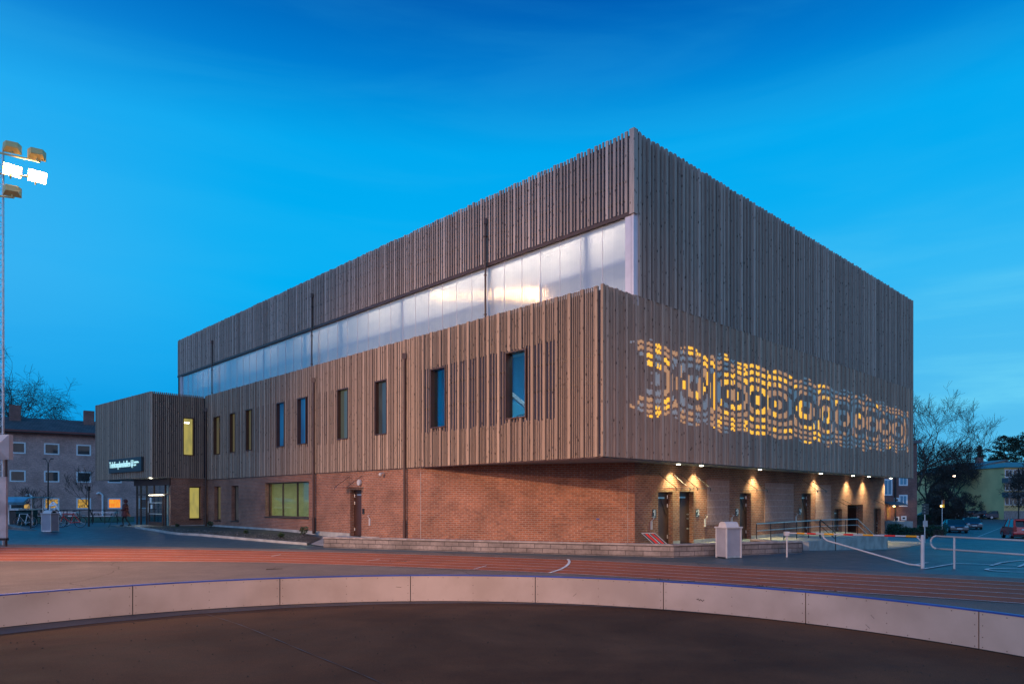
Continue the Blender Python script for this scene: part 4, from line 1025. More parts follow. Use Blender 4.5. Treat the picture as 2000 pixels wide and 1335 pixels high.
# ---- striped swing barrier and tube guard rail
pa, pb = pd(1537, 24.5), pd(1802, 20.4); U, L = unit(pa, pb); L_ = L
def bp_(u): t = along(pa, U, u); return (pa[0]+U[0]*t, pa[1]+U[1]*t, .64+(.72-.64)*t/L)
sb = thing('swing_barrier', 'striped red and yellow swing barrier across the path by the ramp', 'barrier', (*pa, G(*pa)))
m_ = MB(); m_.tube((*pa, G(*pa)-.05), (*pa, .60), .028); m_.box(pa[0]-.09, pa[0]+.07, pa[1]-.06, pa[1]+.06, .55, .69); m_.build('post', M['white_metal'], sb)
m_ = MB(); m_.tube((*pb, G(*pb)-.05), (*pb, .75), .05, n=14); m_.sphere((*pb, .75), .05, n=14, sc=(1, 1, .4)); m_.build('post', M['white_metal'], sb)
m_ = MB(); m_.tube(bp_(1540), bp_(1795), .025); arm = m_.build('arm', M['white_metal'], sb)
for k, (u0, u1) in enumerate(((1557, 1572), (1577, 1594), (1610, 1629), (1648, 1667), (1686, 1706), (1728, 1749), (1770, 1791))):
    m_ = MB(); m_.tube(bp_(u0), bp_(u1), .028); m_.build('stripe', M['yellow'] if k % 2 == 0 else M['red'], arm)
def bpv(u, v): t = along(pa, U, u); x, y = pa[0]+U[0]*t, pa[1]+U[1]*t; return (x, y, zat(v, y))
m_ = MB(); m_.path([bpv(1607, 1044), bpv(1609, 1050), bpv(1616, 1055), bpv(1775, 1101), bpv(1800, 1104)], .024); m_.path([bpv(1791, 1048), bpv(1801, 1058)], .018); m_.build('brace', M['white_metal'], sb)
gr = thing('guard_rail', 'pale rounded tube guard rail right of the striped barrier', 'railing', (*pd(1864, 20.4), -.25))
g0, g1 = pd(1815, 21), pd(2000, 18.4); U, L = unit(g0, g1)
def gv(u, v): t = along(g0, U, u); x, y = g0[0]+U[0]*t, g0[1]+U[1]*t; return (x, y, zat(v, y))
zt_, zb_ = gv(1835, 1046.5)[2], gv(1835, 1071)[2]
c0 = along(g0, U, 1829); cz = (zt_+zb_)/2; rad = (zt_-zb_)/2; pts = []
for i in range(11):
    a = PI/2+PI*i/10; t = c0+rad*math.cos(a); pts.append((g0[0]+U[0]*t, g0[1]+U[1]*t, cz+rad*math.sin(a)))
e0 = along(g0, U, 2330); pe = (g0[0]+U[0]*e0, g0[1]+U[1]*e0)
m_ = MB(); m_.path([(*pe, zt_)]+pts+[(*pe, zb_)], .027); m_.build('rail', M['white_metal'], gr, smooth=True)
for u in (1864, 2110, 2300):
    t = along(g0, U, u); x, y = g0[0]+U[0]*t, g0[1]+U[1]*t; m_ = MB(); m_.tube((x, y, G(x, y)-.05), (x, y, zt_), .030); m_.build('post', M['white_metal'], gr)

# folded striped frame leaning against the wall by door 1
x0, y0 = pd(1252, 26.35); fb = thing('folding_board', 'red and white striped framed board leaning on the bricks left of the first door', 'board', (x0, y0, .0))
def fbp(a, t, o_=0): return (x0+.86*a*1.02+t*.40, y0+.20*a-t*.0+o_, .02+(1-t)*.36+.18)
def fq(mb, a0, a1, t0, t1, o_): mb.add([fbp(a0, t0, o_), fbp(a1, t0, o_), fbp(a1, t1, o_), fbp(a0, t1, o_), fbp(a0, t0, o_+.03), fbp(a1, t0, o_+.03), fbp(a1, t1, o_+.03), fbp(a0, t1, o_+.03)], [(0, 1, 2, 3), (4, 7, 6, 5), (0, 4, 5, 1), (1, 5, 6, 2), (2, 6, 7, 3), (3, 7, 4, 0)])
m_ = MB(); fq(m_, 0, .62, 0, 1.5, 0); m_.build('panel', M['dark_sign'], fb)
m_ = MB(); 
for r_ in ((0, .035, 0, 1.5), (.585, .62, 0, 1.5), (0.036, .584, 0, .07), (.29, .33, .08, 1.5)): fq(m_, *r_, -.02)
m_.build('frame', M['white_metal'], fb)
m_ = MB(); fq(m_, .12, .24, .10, 1.48, -.015); fq(m_, .40, .50, .10, 1.48, -.015); m_.build('stripe', M['red'], fb)

# ---- plants in the bed and debris
def leaf_cloud(mb, c, r, n, size, rng, up=.0):
    for _ in range(n):
        while True:
            p = Vector((rng.uniform(-1, 1), rng.uniform(-1, 1), rng.uniform(-1, 1)))
            if p.length < 1: break
        p = Vector((c[0]+p.x*r[0], c[1]+p.y*r[1], c[2]+p.z*r[2])); a = Vector((rng.gauss(0, 1), rng.gauss(0, 1), rng.gauss(0, .7)+up)).normalized(); b = a.orthogonal().normalized(); s = size*rng.uniform(.6, 1.4)
        b = (Matrix.Rotation(rng.uniform(0, 6.3), 3, a) @ b)
        mb.add([p, p+a*s*.5+b*s*.28, p+a*s, p+a*s*.5-b*s*.28], [(0, 1, 2, 3)])
def plant(u, v, h, lab):
    x, y = gq(u, v); z = G(x, y)+.05; o = thing('shrub', lab, 'plant', (x, y, z), 'young plants in the soil bed'); rng = random.Random(u)
    m_ = MB()
    for i in range(9): a = rng.uniform(0, 6.3); m_.tube((x, y, z), (x+math.cos(a)*h*.5, y+math.sin(a)*h*.5, z+h*rng.uniform(.5, 1)), .006, .003, n=4)
    m_.build('stem', M['bark'], o); m_ = MB(); leaf_cloud(m_, (x, y, z+h*.6), (h*.5, h*.5, h*.45), 130, .10, rng, .6); m_.build('foliage', M['leaf'], o, recalc=False)
plant(411, 1031, .34, 'small leafy plant in the bed below the grey downpipe corner'); plant(593, 1047, .42, 'tallest leafy plant in the bed beside the second downpipe')
plant(549, 1052, .20, 'flat pale green plant in the middle of the soil bed'); plant(346, 1030, .16, 'tiny plant in the bed near the entrance pier'); plant(480, 1044, .14, 'small dark tuft in the bed under the narrow brick windows')
mb = MB(); rng = random.Random(3)
for _ in range(800):
    u = rng.uniform(290, 610); t = rng.random(); v0 = 1030+(u-270)*.055; v1 = 1034+(u-270)*.085; x, y = gq(u, v0+(v1-v0)*t); a = rng.uniform(0, 6.3); s = rng.uniform(.02, .07)
    z = G(x, y)+.06; mb.add([(x, y, z), (x+s*math.cos(a), y+s*math.sin(a), z+.02), (x+s*math.cos(a+1), y+s*math.sin(a+1), z+.01)], [(0, 1, 2)])
tag(mb.build('leaf_litter', M['coping'], recalc=False), 'scattered dry leaves and bark chips over the soil bed', 'leaf litter', kind='stuff')
mb = MB()
def twig(u, v, L, a):
    x, y = gq(u, v); z = -.18; o = MB(); o.tube((x, y, z), (x+L*math.cos(a), y+L*math.sin(a), z+.01), .012, .006, n=5); o.tube((x+L*.4*math.cos(a), y+L*.4*math.sin(a), z), (x+L*.6*math.cos(a+.6), y+L*.6*math.sin(a+.6), z+.04), .007, .004, n=4); return o
tag(twig(520, 1112, .45, .1).build('twig', M['bark']), 'broken dark twig lying on the grey apron behind the board', 'twig')
for (u, v, lab) in ((785, 1096, 'tiny clump of dead leaves at the near edge of the track'), (1290, 1132, 'dark leaf clump on the apron near the middle of the board'), (1342, 1136, 'flat dark leaf patch on the apron right of the clump'), (1480, 1145, 'longest patch of dead leaves on the apron behind the board'), (1600, 1154, 'dead leaf cluster on the apron towards the right')):
    x, y = gq(u, v); o = MB(); rng = random.Random(u)
    for _ in range(16): a = rng.uniform(0, 6.3); dx, dy = rng.gauss(0, .13), rng.gauss(0, .04); s = .06; o.add([(x+dx, y+dy, -.185), (x+dx+s*math.cos(a), y+dy+s*math.sin(a), -.17), (x+dx+s*math.cos(a+1.2), y+dy+s*math.sin(a+1.2), -.18)], [(0, 1, 2)])
    tag(o.build('dead_leaves', M['bark'], recalc=False), lab, 'leaves', 'dead leaf clumps on the apron')

# ---- floodlight mast
mx_, my_ = pd(0, 31); zb0 = G(mx_, my_)
fm = thing('floodlight_mast', 'tall lattice mast with glowing yellow floodlights at the left edge', 'mast', (mx_, my_, zb0))
ZTOP = zat(290, my_); m_ = MB(); legs = [(mx_+.19, my_-.1), (mx_-.19, my_-.1), (mx_, my_+.22)]
for lx, ly in legs: m_.tube((lx, ly, zb0), (lx, ly, ZTOP), .032, n=8)
m_.build('leg', M['steel'], fm)
m_ = MB(); z = zb0+.3; k = 0
while z < ZTOP-.5:
    for i in range(3):
        a, b = legs[i], legs[(i+1) % 3]
        if k % 2: a, b = b, a
        m_.tube((*a, z), (*b, z+.42), .010, n=4)
        m_.tube((*a, z), (*b, z), .009, n=4)
    z += .42; k += 1
m_.build('lattice', M['steel'], fm)
def mp_(u, v, d=30.9): x, y = pd(u, d); return (x, y, zat(v, y))
m_ = MB(); m_.tube(mp_(-70, 283, 31.4), mp_(78, 316, 30.4), .045); m_.tube(mp_(-60, 333, 31.3), mp_(60, 345, 30.7), .045); m_.tube(mp_(-60, 376, 31.2), mp_(27, 386, 30.8), .045); m_.build('crossbar', M['lamp_yel'], fm)
def head(u, v, lit, aim, w=.70, h=.46):
    c = Vector(mp_(u, v)); d = (Vector(aim)-c).normalized(); r_ = d.cross(Vector((0, 0, 1))).normalized(); up = r_.cross(d)
    o = MB(); f = [(-w/2, -h/2), (w/2, -h/2), (w/2, h/2), (-w/2, h/2)]
    o.add([c+r_*a+up*b for a, b in f]+[c-d*.32+r_*a*.62+up*b*.62 for a, b in f], [(3, 2, 1, 0), (4, 5, 6, 7)]+[(i, (i+1) % 4, 4+(i+1) % 4, 4+i) for i in range(4)])
    hd = o.build('floodlight', M['lamp_yel'], fm, bevel=.01)
    if lit: l = MB(); l.add([c+d*.012+r_*a*.9+up*b*.9 for a, b in f], [(0, 1, 2, 3)]); l.build('lens', M['lamp_hot'], hd, recalc=False)
    b = MB(); b.tube(c-d*.15-up*(h/2), c-d*.15-up*(h/2+.12), .03); b.build('bracket', M['lamp_yel'], hd)
away = (-40, 60, 8)
head(24, 291, False, away); head(72, 304, False, away); head(24, 375, False, away)
T1 = (2, 10, 1); T2 = (-8, 22, 4)
head(24, 333, True, T1, .72, .5); head(73, 345, True, T1, .72, .5)

# sign box with facets and white panel beside the mast
sx_ = pd(-4, 30); dx0 = pd(-22, 30)[0]; dx1 = pd(17.5, 30)[0]; z0, z1 = zat(897, 30), zat(848, 30); xm, zm = pd(1, 30)[0], (z0+z1)/2
o = thing('court_marker_box', 'white box with a pyramid faceted front on a pole by the mast', 'sign', (pd(8, 30)[0], 30.1, G(*pd(8, 30))))
m_ = MB(); m_.add([(dx0, 30, z0), (dx1, 30, z0), (dx1, 30, z1), (dx0, 30, z1), (dx0, 30.25, z0), (dx1, 30.25, z0), (dx1, 30.25, z1), (dx0, 30.25, z1), (xm, 29.72, zm)], [(0, 1, 8), (1, 2, 8), (2, 3, 8), (3, 0, 8), (0, 4, 5, 1), (1, 5, 6, 2), (2, 6, 7, 3), (3, 7, 4, 0), (7, 6, 5, 4)]); m_.build('box', M['white_metal'], o)
m_ = MB(); m_.tube((pd(8, 30)[0], 30.12, G(-21, 30)-.1), (pd(8, 30)[0], 30.12, z0), .05); m_.build('pole', M['brown'], o)
x1_ = pd(11.5, 28.6)[0]; x0_ = pd(-60, 28.6)[0]; zt0 = zat(930.5, 28.6); zb1 = zat(1050, 28.6)
o = thing('hoarding_panel', 'tall white weathered panel at the far left edge of the track', 'panel', (x1_, 28.6, -.2))
m_ = MB(); m_.box(x0_, x1_, 28.6, 28.72, zb1, zt0); m_.build('panel', mat('weathered_white_panel', (.42, .38, .37), .6, .35, .9, col2=(.58, .54, .53)), o)
m_ = MB(); m_.box(x0_, x1_+.02, 28.58, 28.74, zb1-.1, zb1-.004); m_.build('base_beam', M['batten'], o)
o.location.z -= 0

# ================================================================== surroundings
def blk_window(parent, p0, U, Nout, a, z, w, h, g, frame='bluetrim', t=.13, mull=False):
    f = MB()
    q = lambda x, n: (p0[0]+U[0]*x+Nout[0]*n, p0[1]+U[1]*x+Nout[1]*n)
    for aa, bb, c, d in ((a-w/2, a-w/2+t, z-h/2, z+h/2), (a+w/2-t, a+w/2, z-h/2, z+h/2), (a-w/2+t, a+w/2-t, z-h/2, z-h/2+t), (a-w/2+t, a+w/2-t, z+h/2-t, z+h/2)): f.obox(q(aa, -.02), U, Nout, bb-aa, .06, c, d)
    if mull: f.obox(q(a-.03, -.02), U, Nout, .06, .05, z-h/2+t, z+h/2-t)
    fo = f.build('window', M[frame], parent); m_ = MB(); m_.obox(q(a-w/2+t, -.01), U, Nout, w-2*t, .03, z-h/2+t, z+h/2-t); m_.build('pane', M[g], fo)

# old brick apartment block on the left
LP = (-43.9, 74.0); LU, _ = unit((0, 0), (-1.38, -1)); LN = (-LU[1], LU[0]); LN = LN if LN[1] < 0 else (-LN[0], -LN[1])
LI = (-LN[0], -LN[1])
lb = thing('apartment_building', 'old brick apartment block with small blue framed windows behind the bicycles', 'building', (*LP, 0))
st_ = (LP[0]-LU[0]*12, LP[1]-LU[1]*12)
m_ = MB(); m_.obox(st_, LU, LI, 42, 10, -.6, 8.62); m_.build('wall', M['brick_old'], lb)
m_ = MB(); 
def lq(a, n, z): return (st_[0]+LU[0]*a+LI[0]*n, st_[1]+LU[1]*a+LI[1]*n, z)
m_.add([lq(-.3, -.5, 8.75), lq(42.3, -.5, 8.75), lq(42.3, 5, 10.6), lq(-.3, 5, 10.6), lq(42.3, 10.5, 8.75), lq(-.3, 10.5, 8.75), lq(-.3, -.5, 8.66), lq(42.3, -.5, 8.66), lq(42.3, 10.5, 8.66), lq(-.3, 10.5, 8.66)],
       [(0, 1, 2, 3), (3, 2, 4, 5), (6, 7, 1, 0), (8, 9, 5, 4), (6, 0, 3, 5, 9), (1, 7, 8, 4, 2), (9, 8, 7, 6)]); rf = m_.build('roof', M['roof'], lb)
m_ = MB(); m_.obox((lq(-.3, -.58, 0)[0], lq(-.3, -.58, 0)[1]), LU, LI, 42.6, .1, 8.5, 8.85); m_.build('eave_board', M['eave'], lb)
m_ = MB(); m_.tube(lq(-.3, -.64, 8.62), lq(42, -.64, 8.62), .07); m_.build('gutter', M['brown'], lb)
for u, top in ((30.5, 801), (180.5, 811)):
    a = along(st_, LU, u); m_ = MB(); m_.obox((lq(a-.5, 3.4, 0)[0], lq(a-.5, 3.4, 0)[1]), LU, LI, 1.0, .8, 9.3, 11.7 if u < 100 else 11.6); m_.build('chimney', M['brick_red2'], rf)
wi = 0
for u, w in ((-40, 1.4), (34.5, 1.35), (101, 1.3), (163.5, 1.3), (224, 1.3), (284, 1.3), (342, 1.3)):
    a = along(st_, LU, u); yy = lq(a, 0, 0)[1]
    for k, v in enumerate((877, 930, 983)):
        vz = v-(yy-70)*.0; z = zat({0: 876, 1: 930, 2: 983}[k], 71.5)
        g = 'darkwin'
        if k == 2: g = {34.5: 'darkwin', 101: 'winyellow', 163.5: 'winyellow', 224: 'winorange'}.get(u, 'darkwin')
        blk_window(lb, st_, LU, LN, a, z, 1.32*1.0, 1.15, g)
for u, zt in ((62, 2.2), (200, 2.4)):
    a = along(st_, LU, u); m_ = MB(); m_.path([lq(a, -.15, -.2), lq(a, -.15, zt), lq(a+.3, -.15, zt+.25), lq(a+.55, -.15, zt+.1)], .09); m_.build('vent_pipe', M['bluetrim'], lb)

# right brick block with lit porch
rbk = thing('apartment_building', 'dark red brick block with a lit wooden porch door behind the hall corner', 'building', (*pd(1755, 75), 0))
def fx(u, d=75): return pd(u, d)[0]
m_ = MB(); m_.box(fx(1660), fx(1791), 75, 87, -1.8, 7.9); m_.build('wall', M['brick_red2'], rbk)
m_ = MB(); m_.box(fx(1660)-.3, fx(1791)+.3, 74.6, 87.3, 7.9, 8.2); m_.build('roof', M['roof_dark'], rbk)
for u, v, w, h in ((1734, 951, .95, 1.75), (1764, 937, .95, 1.2), (1764, 977, .9, 1.25), (1751, 976, .55, .5), (1765, 1011, .55, .45), (1751, 1013, .55, .55), (1764, 911, .9, 1.1)):
    if v > 1030: continue
    blk_window(rbk, (0, 75), (1, 0), (0, -1), fx(u), zat(v, 75), w, h, 'bluewin' if h > 1 else 'darkwin', mull=h > 1)
m_ = MB(); m_.tube((fx(1747.5), 74.85, -1.2), (fx(1747.5), 74.85, 7.9), .09); m_.build('downpipe', M['black'], rbk)
m_ = MB(); m_.box(fx(1731), fx(1738.5), 74.9, 74.96, zat(1014, 75), zat(988, 75)); dr_ = m_.build('door', mat('porch_door_wood', (.36, .16, .06), .6), rbk)
m_ = MB(); m_.box(fx(1732.2), fx(1734), 74.86, 74.9, zat(1008, 75), zat(991, 75)); m_.build('pane', M['winyellow'], dr_)
m_ = MB(); m_.extr([(73.2, zat(985, 75)), (75, zat(978.5, 75)), (75, zat(981.5, 75)), (73.2, zat(986.5, 75))], fx(1724), fx(1756)); m_.build('porch_roof', M['roof_dark'], rbk)
m_ = MB(); m_.sphere((fx(1736), 74.0, zat(987.5, 75)), .12); m_.build('porch_lamp', M['door_glow'], rbk)
l = bpy.data.lights.new('porch_light', 'POINT'); l.energy = 60; l.color = (1, .6, .25); l.shadow_soft_size = .1; o = bpy.data.objects.new('porch_light', l); C.objects.link(o); o.location = (fx(1736), 73.7, zat(990, 75))
m_ = MB(); m_.box(fx(1728), fx(1757), 72.5, 74.9, -1.8, zat(1016, 75)); m_.build('porch_step', M['concrete'], rbk)

# yellow rendered blocks
def gable_house(label, x0, x1, y, dep, zb, ze, zr, xr=None):
    o = thing('apartment_building', label, 'building', ((x0+x1)/2, y, zb)); xr = (x0+x1)/2 if xr is None else xr
    m_ = MB(); n = [(x0, zb), (x1, zb), (x1, ze), (xr, zr), (x0, ze)]
    m_.add([(x, y, z) for x, z in n]+[(x, y+dep, z) for x, z in n], [(0, 1, 2, 3, 4), (9, 8, 7, 6, 5)]+[(i, (i+1) % 5, 5+(i+1) % 5, 5+i) for i in range(5)]); m_.build('wall', M['yellow_wall'], o)
    m_ = MB(); e = .7; t = .28
    for a, za, b, zb_ in ((x0-e, ze-e*(zr-ze)/(xr-x0), xr, zr), (xr, zr, x1+e, ze-e*(zr-ze)/(x1-xr))):
        m_.add([(a, y-.5, za+.02), (b, y-.5, zb_+.02), (b, y+dep+.5, zb_+.02), (a, y+dep+.5, za+.02), (a, y-.5, za+t), (b, y-.5, zb_+t), (b, y+dep+.5, zb_+t), (a, y+dep+.5, za+t)], [(0, 1, 2, 3), (7, 6, 5, 4), (0, 4, 5, 1), (1, 5, 6, 2), (2, 6, 7, 3), (3, 7, 4, 0)])
    rf = m_.build('roof', M['roof_dark'], o)
    m_ = MB(); m_.box(xr-1.6, xr-.6, y+5, y+6, zr-.5, zr+1.0); m_.build('chimney', M['brick_red2'], rf)
    m_ = MB(); m_.box(x0-.02, x1+.02, y-.05, y+.01, zb, zb+.9); m_.build('plinth', M['coping'], o)
    return o
D1 = 132
X_ = lambda u, d: pd(u, d)[0]
y1 = gable_house('yellow gabled block behind the row of parked cars', X_(1868, D1), X_(1990, D1), D1, 16, -1.6, zat(921, D1), zat(900, D1), X_(1962, D1))
for u, v, w, h in ((1886, 985, 1.0, 1.6), (1896, 985, 1.0, 1.6), (1905, 985, .9, 1.6), (1878, 984, 1.0, 1.6), (1927, 977, 1.2, 2.0), (1927, 953, 1.2, 1.6), (1915, 985, .9, 1.5), (1886, 955, 1.0, 1.5), (1900, 955, 1.0, 1.5)):
    blk_window(y1, (0, D1), (1, 0), (0, -1), X_(u, D1), zat(v, D1), w, h, 'darkwin', t=.14)
def balcony(par, u0, u1, v, d):
    m_ = MB(); m_.box(X_(u0, d), X_(u1, d), d-1.5, d-1.42, zat(v+4, d), zat(v-4, d)); m_.box(X_(u0, d), X_(u0, d)+.06, d-1.41, d, zat(v+4, d), zat(v-4, d)); m_.box(X_(u1, d)-.06, X_(u1, d), d-1.41, d, zat(v+4, d), zat(v-4, d)); m_.box(X_(u0, d), X_(u1, d), d-1.5, d, zat(v+5.5, d), zat(v+4.1, d)); m_.build('balcony', M['balcony'], par)
balcony(y1, 1872, 1912, 964.5, D1)
m_ = MB(); m_.tube((X_(1909, D1), D1-1.5, -1.5), (X_(1909, D1), D1-1.5, zat(960, D1)), .09); m_.build('balcony_post', M['black'], y1)
m_ = MB()
for u, v in ((1877, 961), (1884, 962), (1902, 959), (1903, 936)): m_.sphere((X_(u, D1), D1-1.3, zat(v, D1)), .22, sc=(1.6, .5, .4))
m_.each('balcony_light', M['door_glow'], y1)
D2 = 118
y2 = thing('apartment_building', 'yellow balcony block cut off by the right edge of the photo', 'building', (X_(2000, D2), D2, -1.5))
m_ = MB(); m_.box(X_(1961, D2), X_(2120, D2), D2, D2+13, -1.7, zat(912, D2)); m_.build('wall', M['yellow_wall'], y2)
m_ = MB(); xa, xb = X_(1957, D2), X_(2124, D2); za, zr = zat(912, D2), zat(898, D2)
m_.add([(xa, D2-.6, za), (xb, D2-.6, za), (xb, D2+13.6, za), (xa, D2+13.6, za), (xa+5, D2+6.5, zr), (xb-5, D2+6.5, zr)], [(0, 1, 5, 4), (1, 2, 5), (2, 3, 4, 5), (3, 0, 4), (3, 2, 1, 0)]); m_.build('roof', M['roof_dark'], y2)
m_ = MB(); m_.box(X_(1961, D2)-.02, X_(2120, D2), D2-.05, D2+.01, -1.7, zat(997, D2)); m_.build('plinth', M['coping'], y2)
for v in (924, 950, 978):
    for u in (1967, 1974, 1983, 1990, 1998): blk_window(y2, (0, D2), (1, 0), (0, -1), X_(u, D2), zat(v, D2), .75 if u != 1974 else .5, 1.35, 'darkwin', t=.12)
for v in (937, 964.5): balcony(y2, 1957, 1996, v, D2)
m_ = MB(); m_.tube((X_(1976, D2), D2-1.6, -1.5), (X_(1976, D2), D2-1.6, zat(915, D2)), .1); m_.build('balcony_post', M['black'], y2)

# lawns, pavement of the street
sheet('lawn', [pd(1745, 62), pd(1842, 68), pd(1862, 90), pd(1866, 128), (50, 128), (20, 100), (20, 62)], M['grass'], .03, 2.5)
sheet('pavement', [gq(1700, 1062), gq(1800, 1062), gq(1812, 1045), gq(1850, 1022), gq(1862, 1013), gq(1842, 1016), gq(1800, 1036), gq(1760, 1042), gq(1735, 1047)], M['paving'], .035)
sheet('lawn', [pd(-200, 50), pd(60, 51), pd(262, 55), pd(262, 74), pd(-200, 68)], M['grass'], .03, 2.5)

# ---- trees
def bare_tree(name, label, x, y, z, h, spread, seed, levels=5, trunk=.22, fork=.28, kids=(3, 5), up=.25, group=None, droop=0.0, minr=.011, cat='tree', tone='bark', wig=.16):
    rng = random.Random(seed); tr = MB(); br = MB()
    o = thing(name, label, cat, (x, y, z), group)
    def go(mb, p, d, L, r, lev):
        n = 3 if lev > 1 else 2; q = p
        pts = [(q, r)]
        for i in range(n):
            d = (d+Vector((rng.gauss(0, wig), rng.gauss(0, wig), rng.gauss(0, wig*.6)+up*.12-(droop if lev <= 2 else 0)))).normalized()
            q = q+d*(L/n); pts.append((q, r*(1-.38*(i+1)/n)))
        for (a, ra), (b, rb_) in zip(pts, pts[1:]): (mb if lev < levels else tr).tube(a, b, max(ra, minr), max(rb_, minr), n=(8 if lev == levels else 5 if lev > 2 else 3), cap=False)
        if lev == 0: return
        k = rng.randint(*kids)
        for i in range(k):
            t = rng.uniform(.35, 1) if i else 1.0; idx = min(n-1, int(t*n)); a, ra = pts[idx]; b, rb_ = pts[idx+1]; s_ = a.lerp(b, t*n-idx if t < 1 else 1)
            ang = rng.uniform(0, 2*PI); ax = d.orthogonal().normalized(); ax = Matrix.Rotation(ang, 3, d) @ ax
            nd = (d*rng.uniform(.45, .9)+ax*rng.uniform(.45, .95)*spread+Vector((0, 0, up*.5))).normalized()
            go(br, s_, nd, L*rng.uniform(.58, .80), rb_*rng.uniform(.55, .78), lev-1)
    go(tr, Vector((x, y, z-.2)), Vector((rng.uniform(-.05, .05), 0, 1)), h*fork, trunk, levels)
    tr.build('trunk', M[tone], o, recalc=False); br.build('crown', M[tone], o, recalc=False); return o
def tp_(u, d): return pd(u, d)
x, y = tp_(1852, 92); bare_tree('broad_tree', 'broad dark bare tree with low spreading limbs beside the street', x, y, -1.3, 9.5, 1.35, 5, 6, .42, .22, (4, 5), .10, minr=.022)
x, y = tp_(1836, 96); bare_tree('broad_tree', 'second dark trunk just left of the broad street tree', x, y, -1.2, 9.5, 1.3, 15, 6, .34, .24, (3, 5), .12, minr=.022)
x, y = tp_(1782, 104); bare_tree('bare_tree', 'tallest bare tree rising beside the right edge of the hall', x, y, -1.3, 33, .8, 8, 6, .40, .24, (3, 5), .35, minr=.014)
x, y = tp_(1812, 112); bare_tree('bare_tree', 'medium bare tree behind the brick block, right of the tallest one', x, y, -1.2, 24, .9, 12, 6, .35, .24, (3, 5), .3, minr=.016)
x, y = tp_(1862, 128); bare_tree('bare_tree', 'bare tree showing above the broad tree crown', x, y, -1.1, 19, 1.0, 21, 6, .3, .24, (3, 5), .3, minr=.017)
x, y = tp_(1893, 138); bare_tree('bare_tree', 'bare tree left of the small pointed conifer', x, y, -1.1, 17, 1.0, 22, 6, .28, .24, (3, 5), .3, minr=.018)
x, y = tp_(1921, 124); bare_tree('small_tree', 'small bare tree in front of the yellow gable', x, y, -1.35, 8.2, 1.1, 31, 5, .2, .27, (3, 5), .2, minr=.022)
x, y = tp_(2040, 85); bare_tree('bare_tree', 'bare tree reaching in over the right edge of the photo', x, y, -1.6, 16, 1.1, 33, 6, .35, .24, (3, 5), .25, minr=.02)
x, y = tp_(-34, 84); bare_tree('birch_tree', 'drooping bare birch behind the mast at the left edge', x, y, -.5, 31, .85, 41, 6, .28, .26, (3, 5), .2, droop=.2, minr=.012)
x, y = tp_(80, 58); bare_tree('sapling', 'thin bare sapling left of the black lamp post', x, y, .1, 4.6, .7, 51, 4, .045, .3, (3, 4), .5, minr=.009, group='saplings before the old brick block')
x, y = tp_(181, 54); bare_tree('sapling', 'taller bare sapling right of the black lamp post', x, y, .1, 5.6, .65, 53, 4, .05, .32, (3, 4), .5, minr=.009, group='saplings before the old brick block')
x, y = tp_(60, 57); bare_tree('sapling', 'leaning bare sapling nearest the shelter', x, y, .1, 3.4, .9, 55, 4, .035, .3, (3, 4), .5, minr=.009, group='saplings before the old brick block')

def conifer(label, x, y, z, h, w, seed, pine=False):
    rng = random.Random(seed); o = thing('pine_tree' if pine else 'spruce_tree', label, 'tree', (x, y, z)); t = MB(); t.tube((x, y, z-.2), (x, y, z+h*.97), .22, .03, n=8, cap=False); t.build('trunk', M['bark'], o, recalc=False)
    c = MB(); N = 60 if not pine else 46
    for i in range(N):
        f = i/N; zz = z+h*(.12+.86*f) if not pine else z+h*(.45+.52*f); R_ = w*(1-f)**.8+.15 if not pine else w*math.sin(PI*min(.97, .18+f*.78))
        a = rng.uniform(0, 6.3); L = R_*rng.uniform(.7, 1.15); d = Vector((math.cos(a), math.sin(a), -.18 if not pine else .22)); p0 = Vector((x, y, zz))
        c.tube(p0, p0+d*L, .03, .01, n=3, cap=False)
        for k in range(9):
            q = p0+d*L*(k+2)/10.5; leaf_cloud(c, (q.x, q.y, q.z), (.35*w/3, .35*w/3, .20*w/3), 9 if not pine else 12, .34, rng)
    c.build('crown', M['leafd'], o, recalc=False); return o
x, y = tp_(1914, 150); conifer('small pointed conifer above the yellow roof left side', x, y, -1, 14.8, 2.6, 61)
x, y = tp_(1962, 165); conifer('wide dark pine behind the yellow gable roof', x, y, -1, 18.5, 5.0, 62, True)
x, y = tp_(1984, 172); conifer('dark pine just right of the widest pine', x, y, -1, 18.5, 5.0, 63, True)
x, y = tp_(1940, 175); conifer('lower dark pine left of the widest pine', x, y, -1, 14, 4.5, 64, True)
x, y = tp_(2010, 160); conifer('dark pine at the right edge above the balcony block', x, y, -1, 19, 5.0, 65, True)
# distant tree belt closing the horizon
def belt(name, label, pts, h, seed, n=5200):
    rng = random.Random(seed); m_ = MB()
    for _ in range(n):
        i = rng.randrange(len(pts)-1); t = rng.random(); x = pts[i][0]+(pts[i+1][0]-pts[i][0])*t; y = pts[i][1]+(pts[i+1][1]-pts[i][1])*t+rng.gauss(0, 2)
        hh = h*(.72+.3*math.sin(x*.21+seed)*math.sin(x*.083)); z = -1.6+hh*rng.random()**.8; s = rng.uniform(.8, 1.7); a = rng.uniform(0, 6.3)
        m_.add([(x, y, z), (x+s*math.cos(a), y+s*math.sin(a), z+s*.5), (x+s*.3*math.cos(a+1.5), y, z+s)], [(0, 1, 2)])
    return tag(m_.build(name, M['leafd'], recalc=False), label, 'trees', kind='stuff')
belt('distant_trees', 'dark belt of far trees closing the street on the right', [pd(1650, 190), pd(1800, 180), pd(1930, 190), pd(2200, 180)], 11, 2, 9000)
belt('distant_trees', 'dark belt of far trees left of the hall', [pd(-500, 150), pd(0, 150), pd(300, 150), pd(420, 150)], 6, 4, 5000)
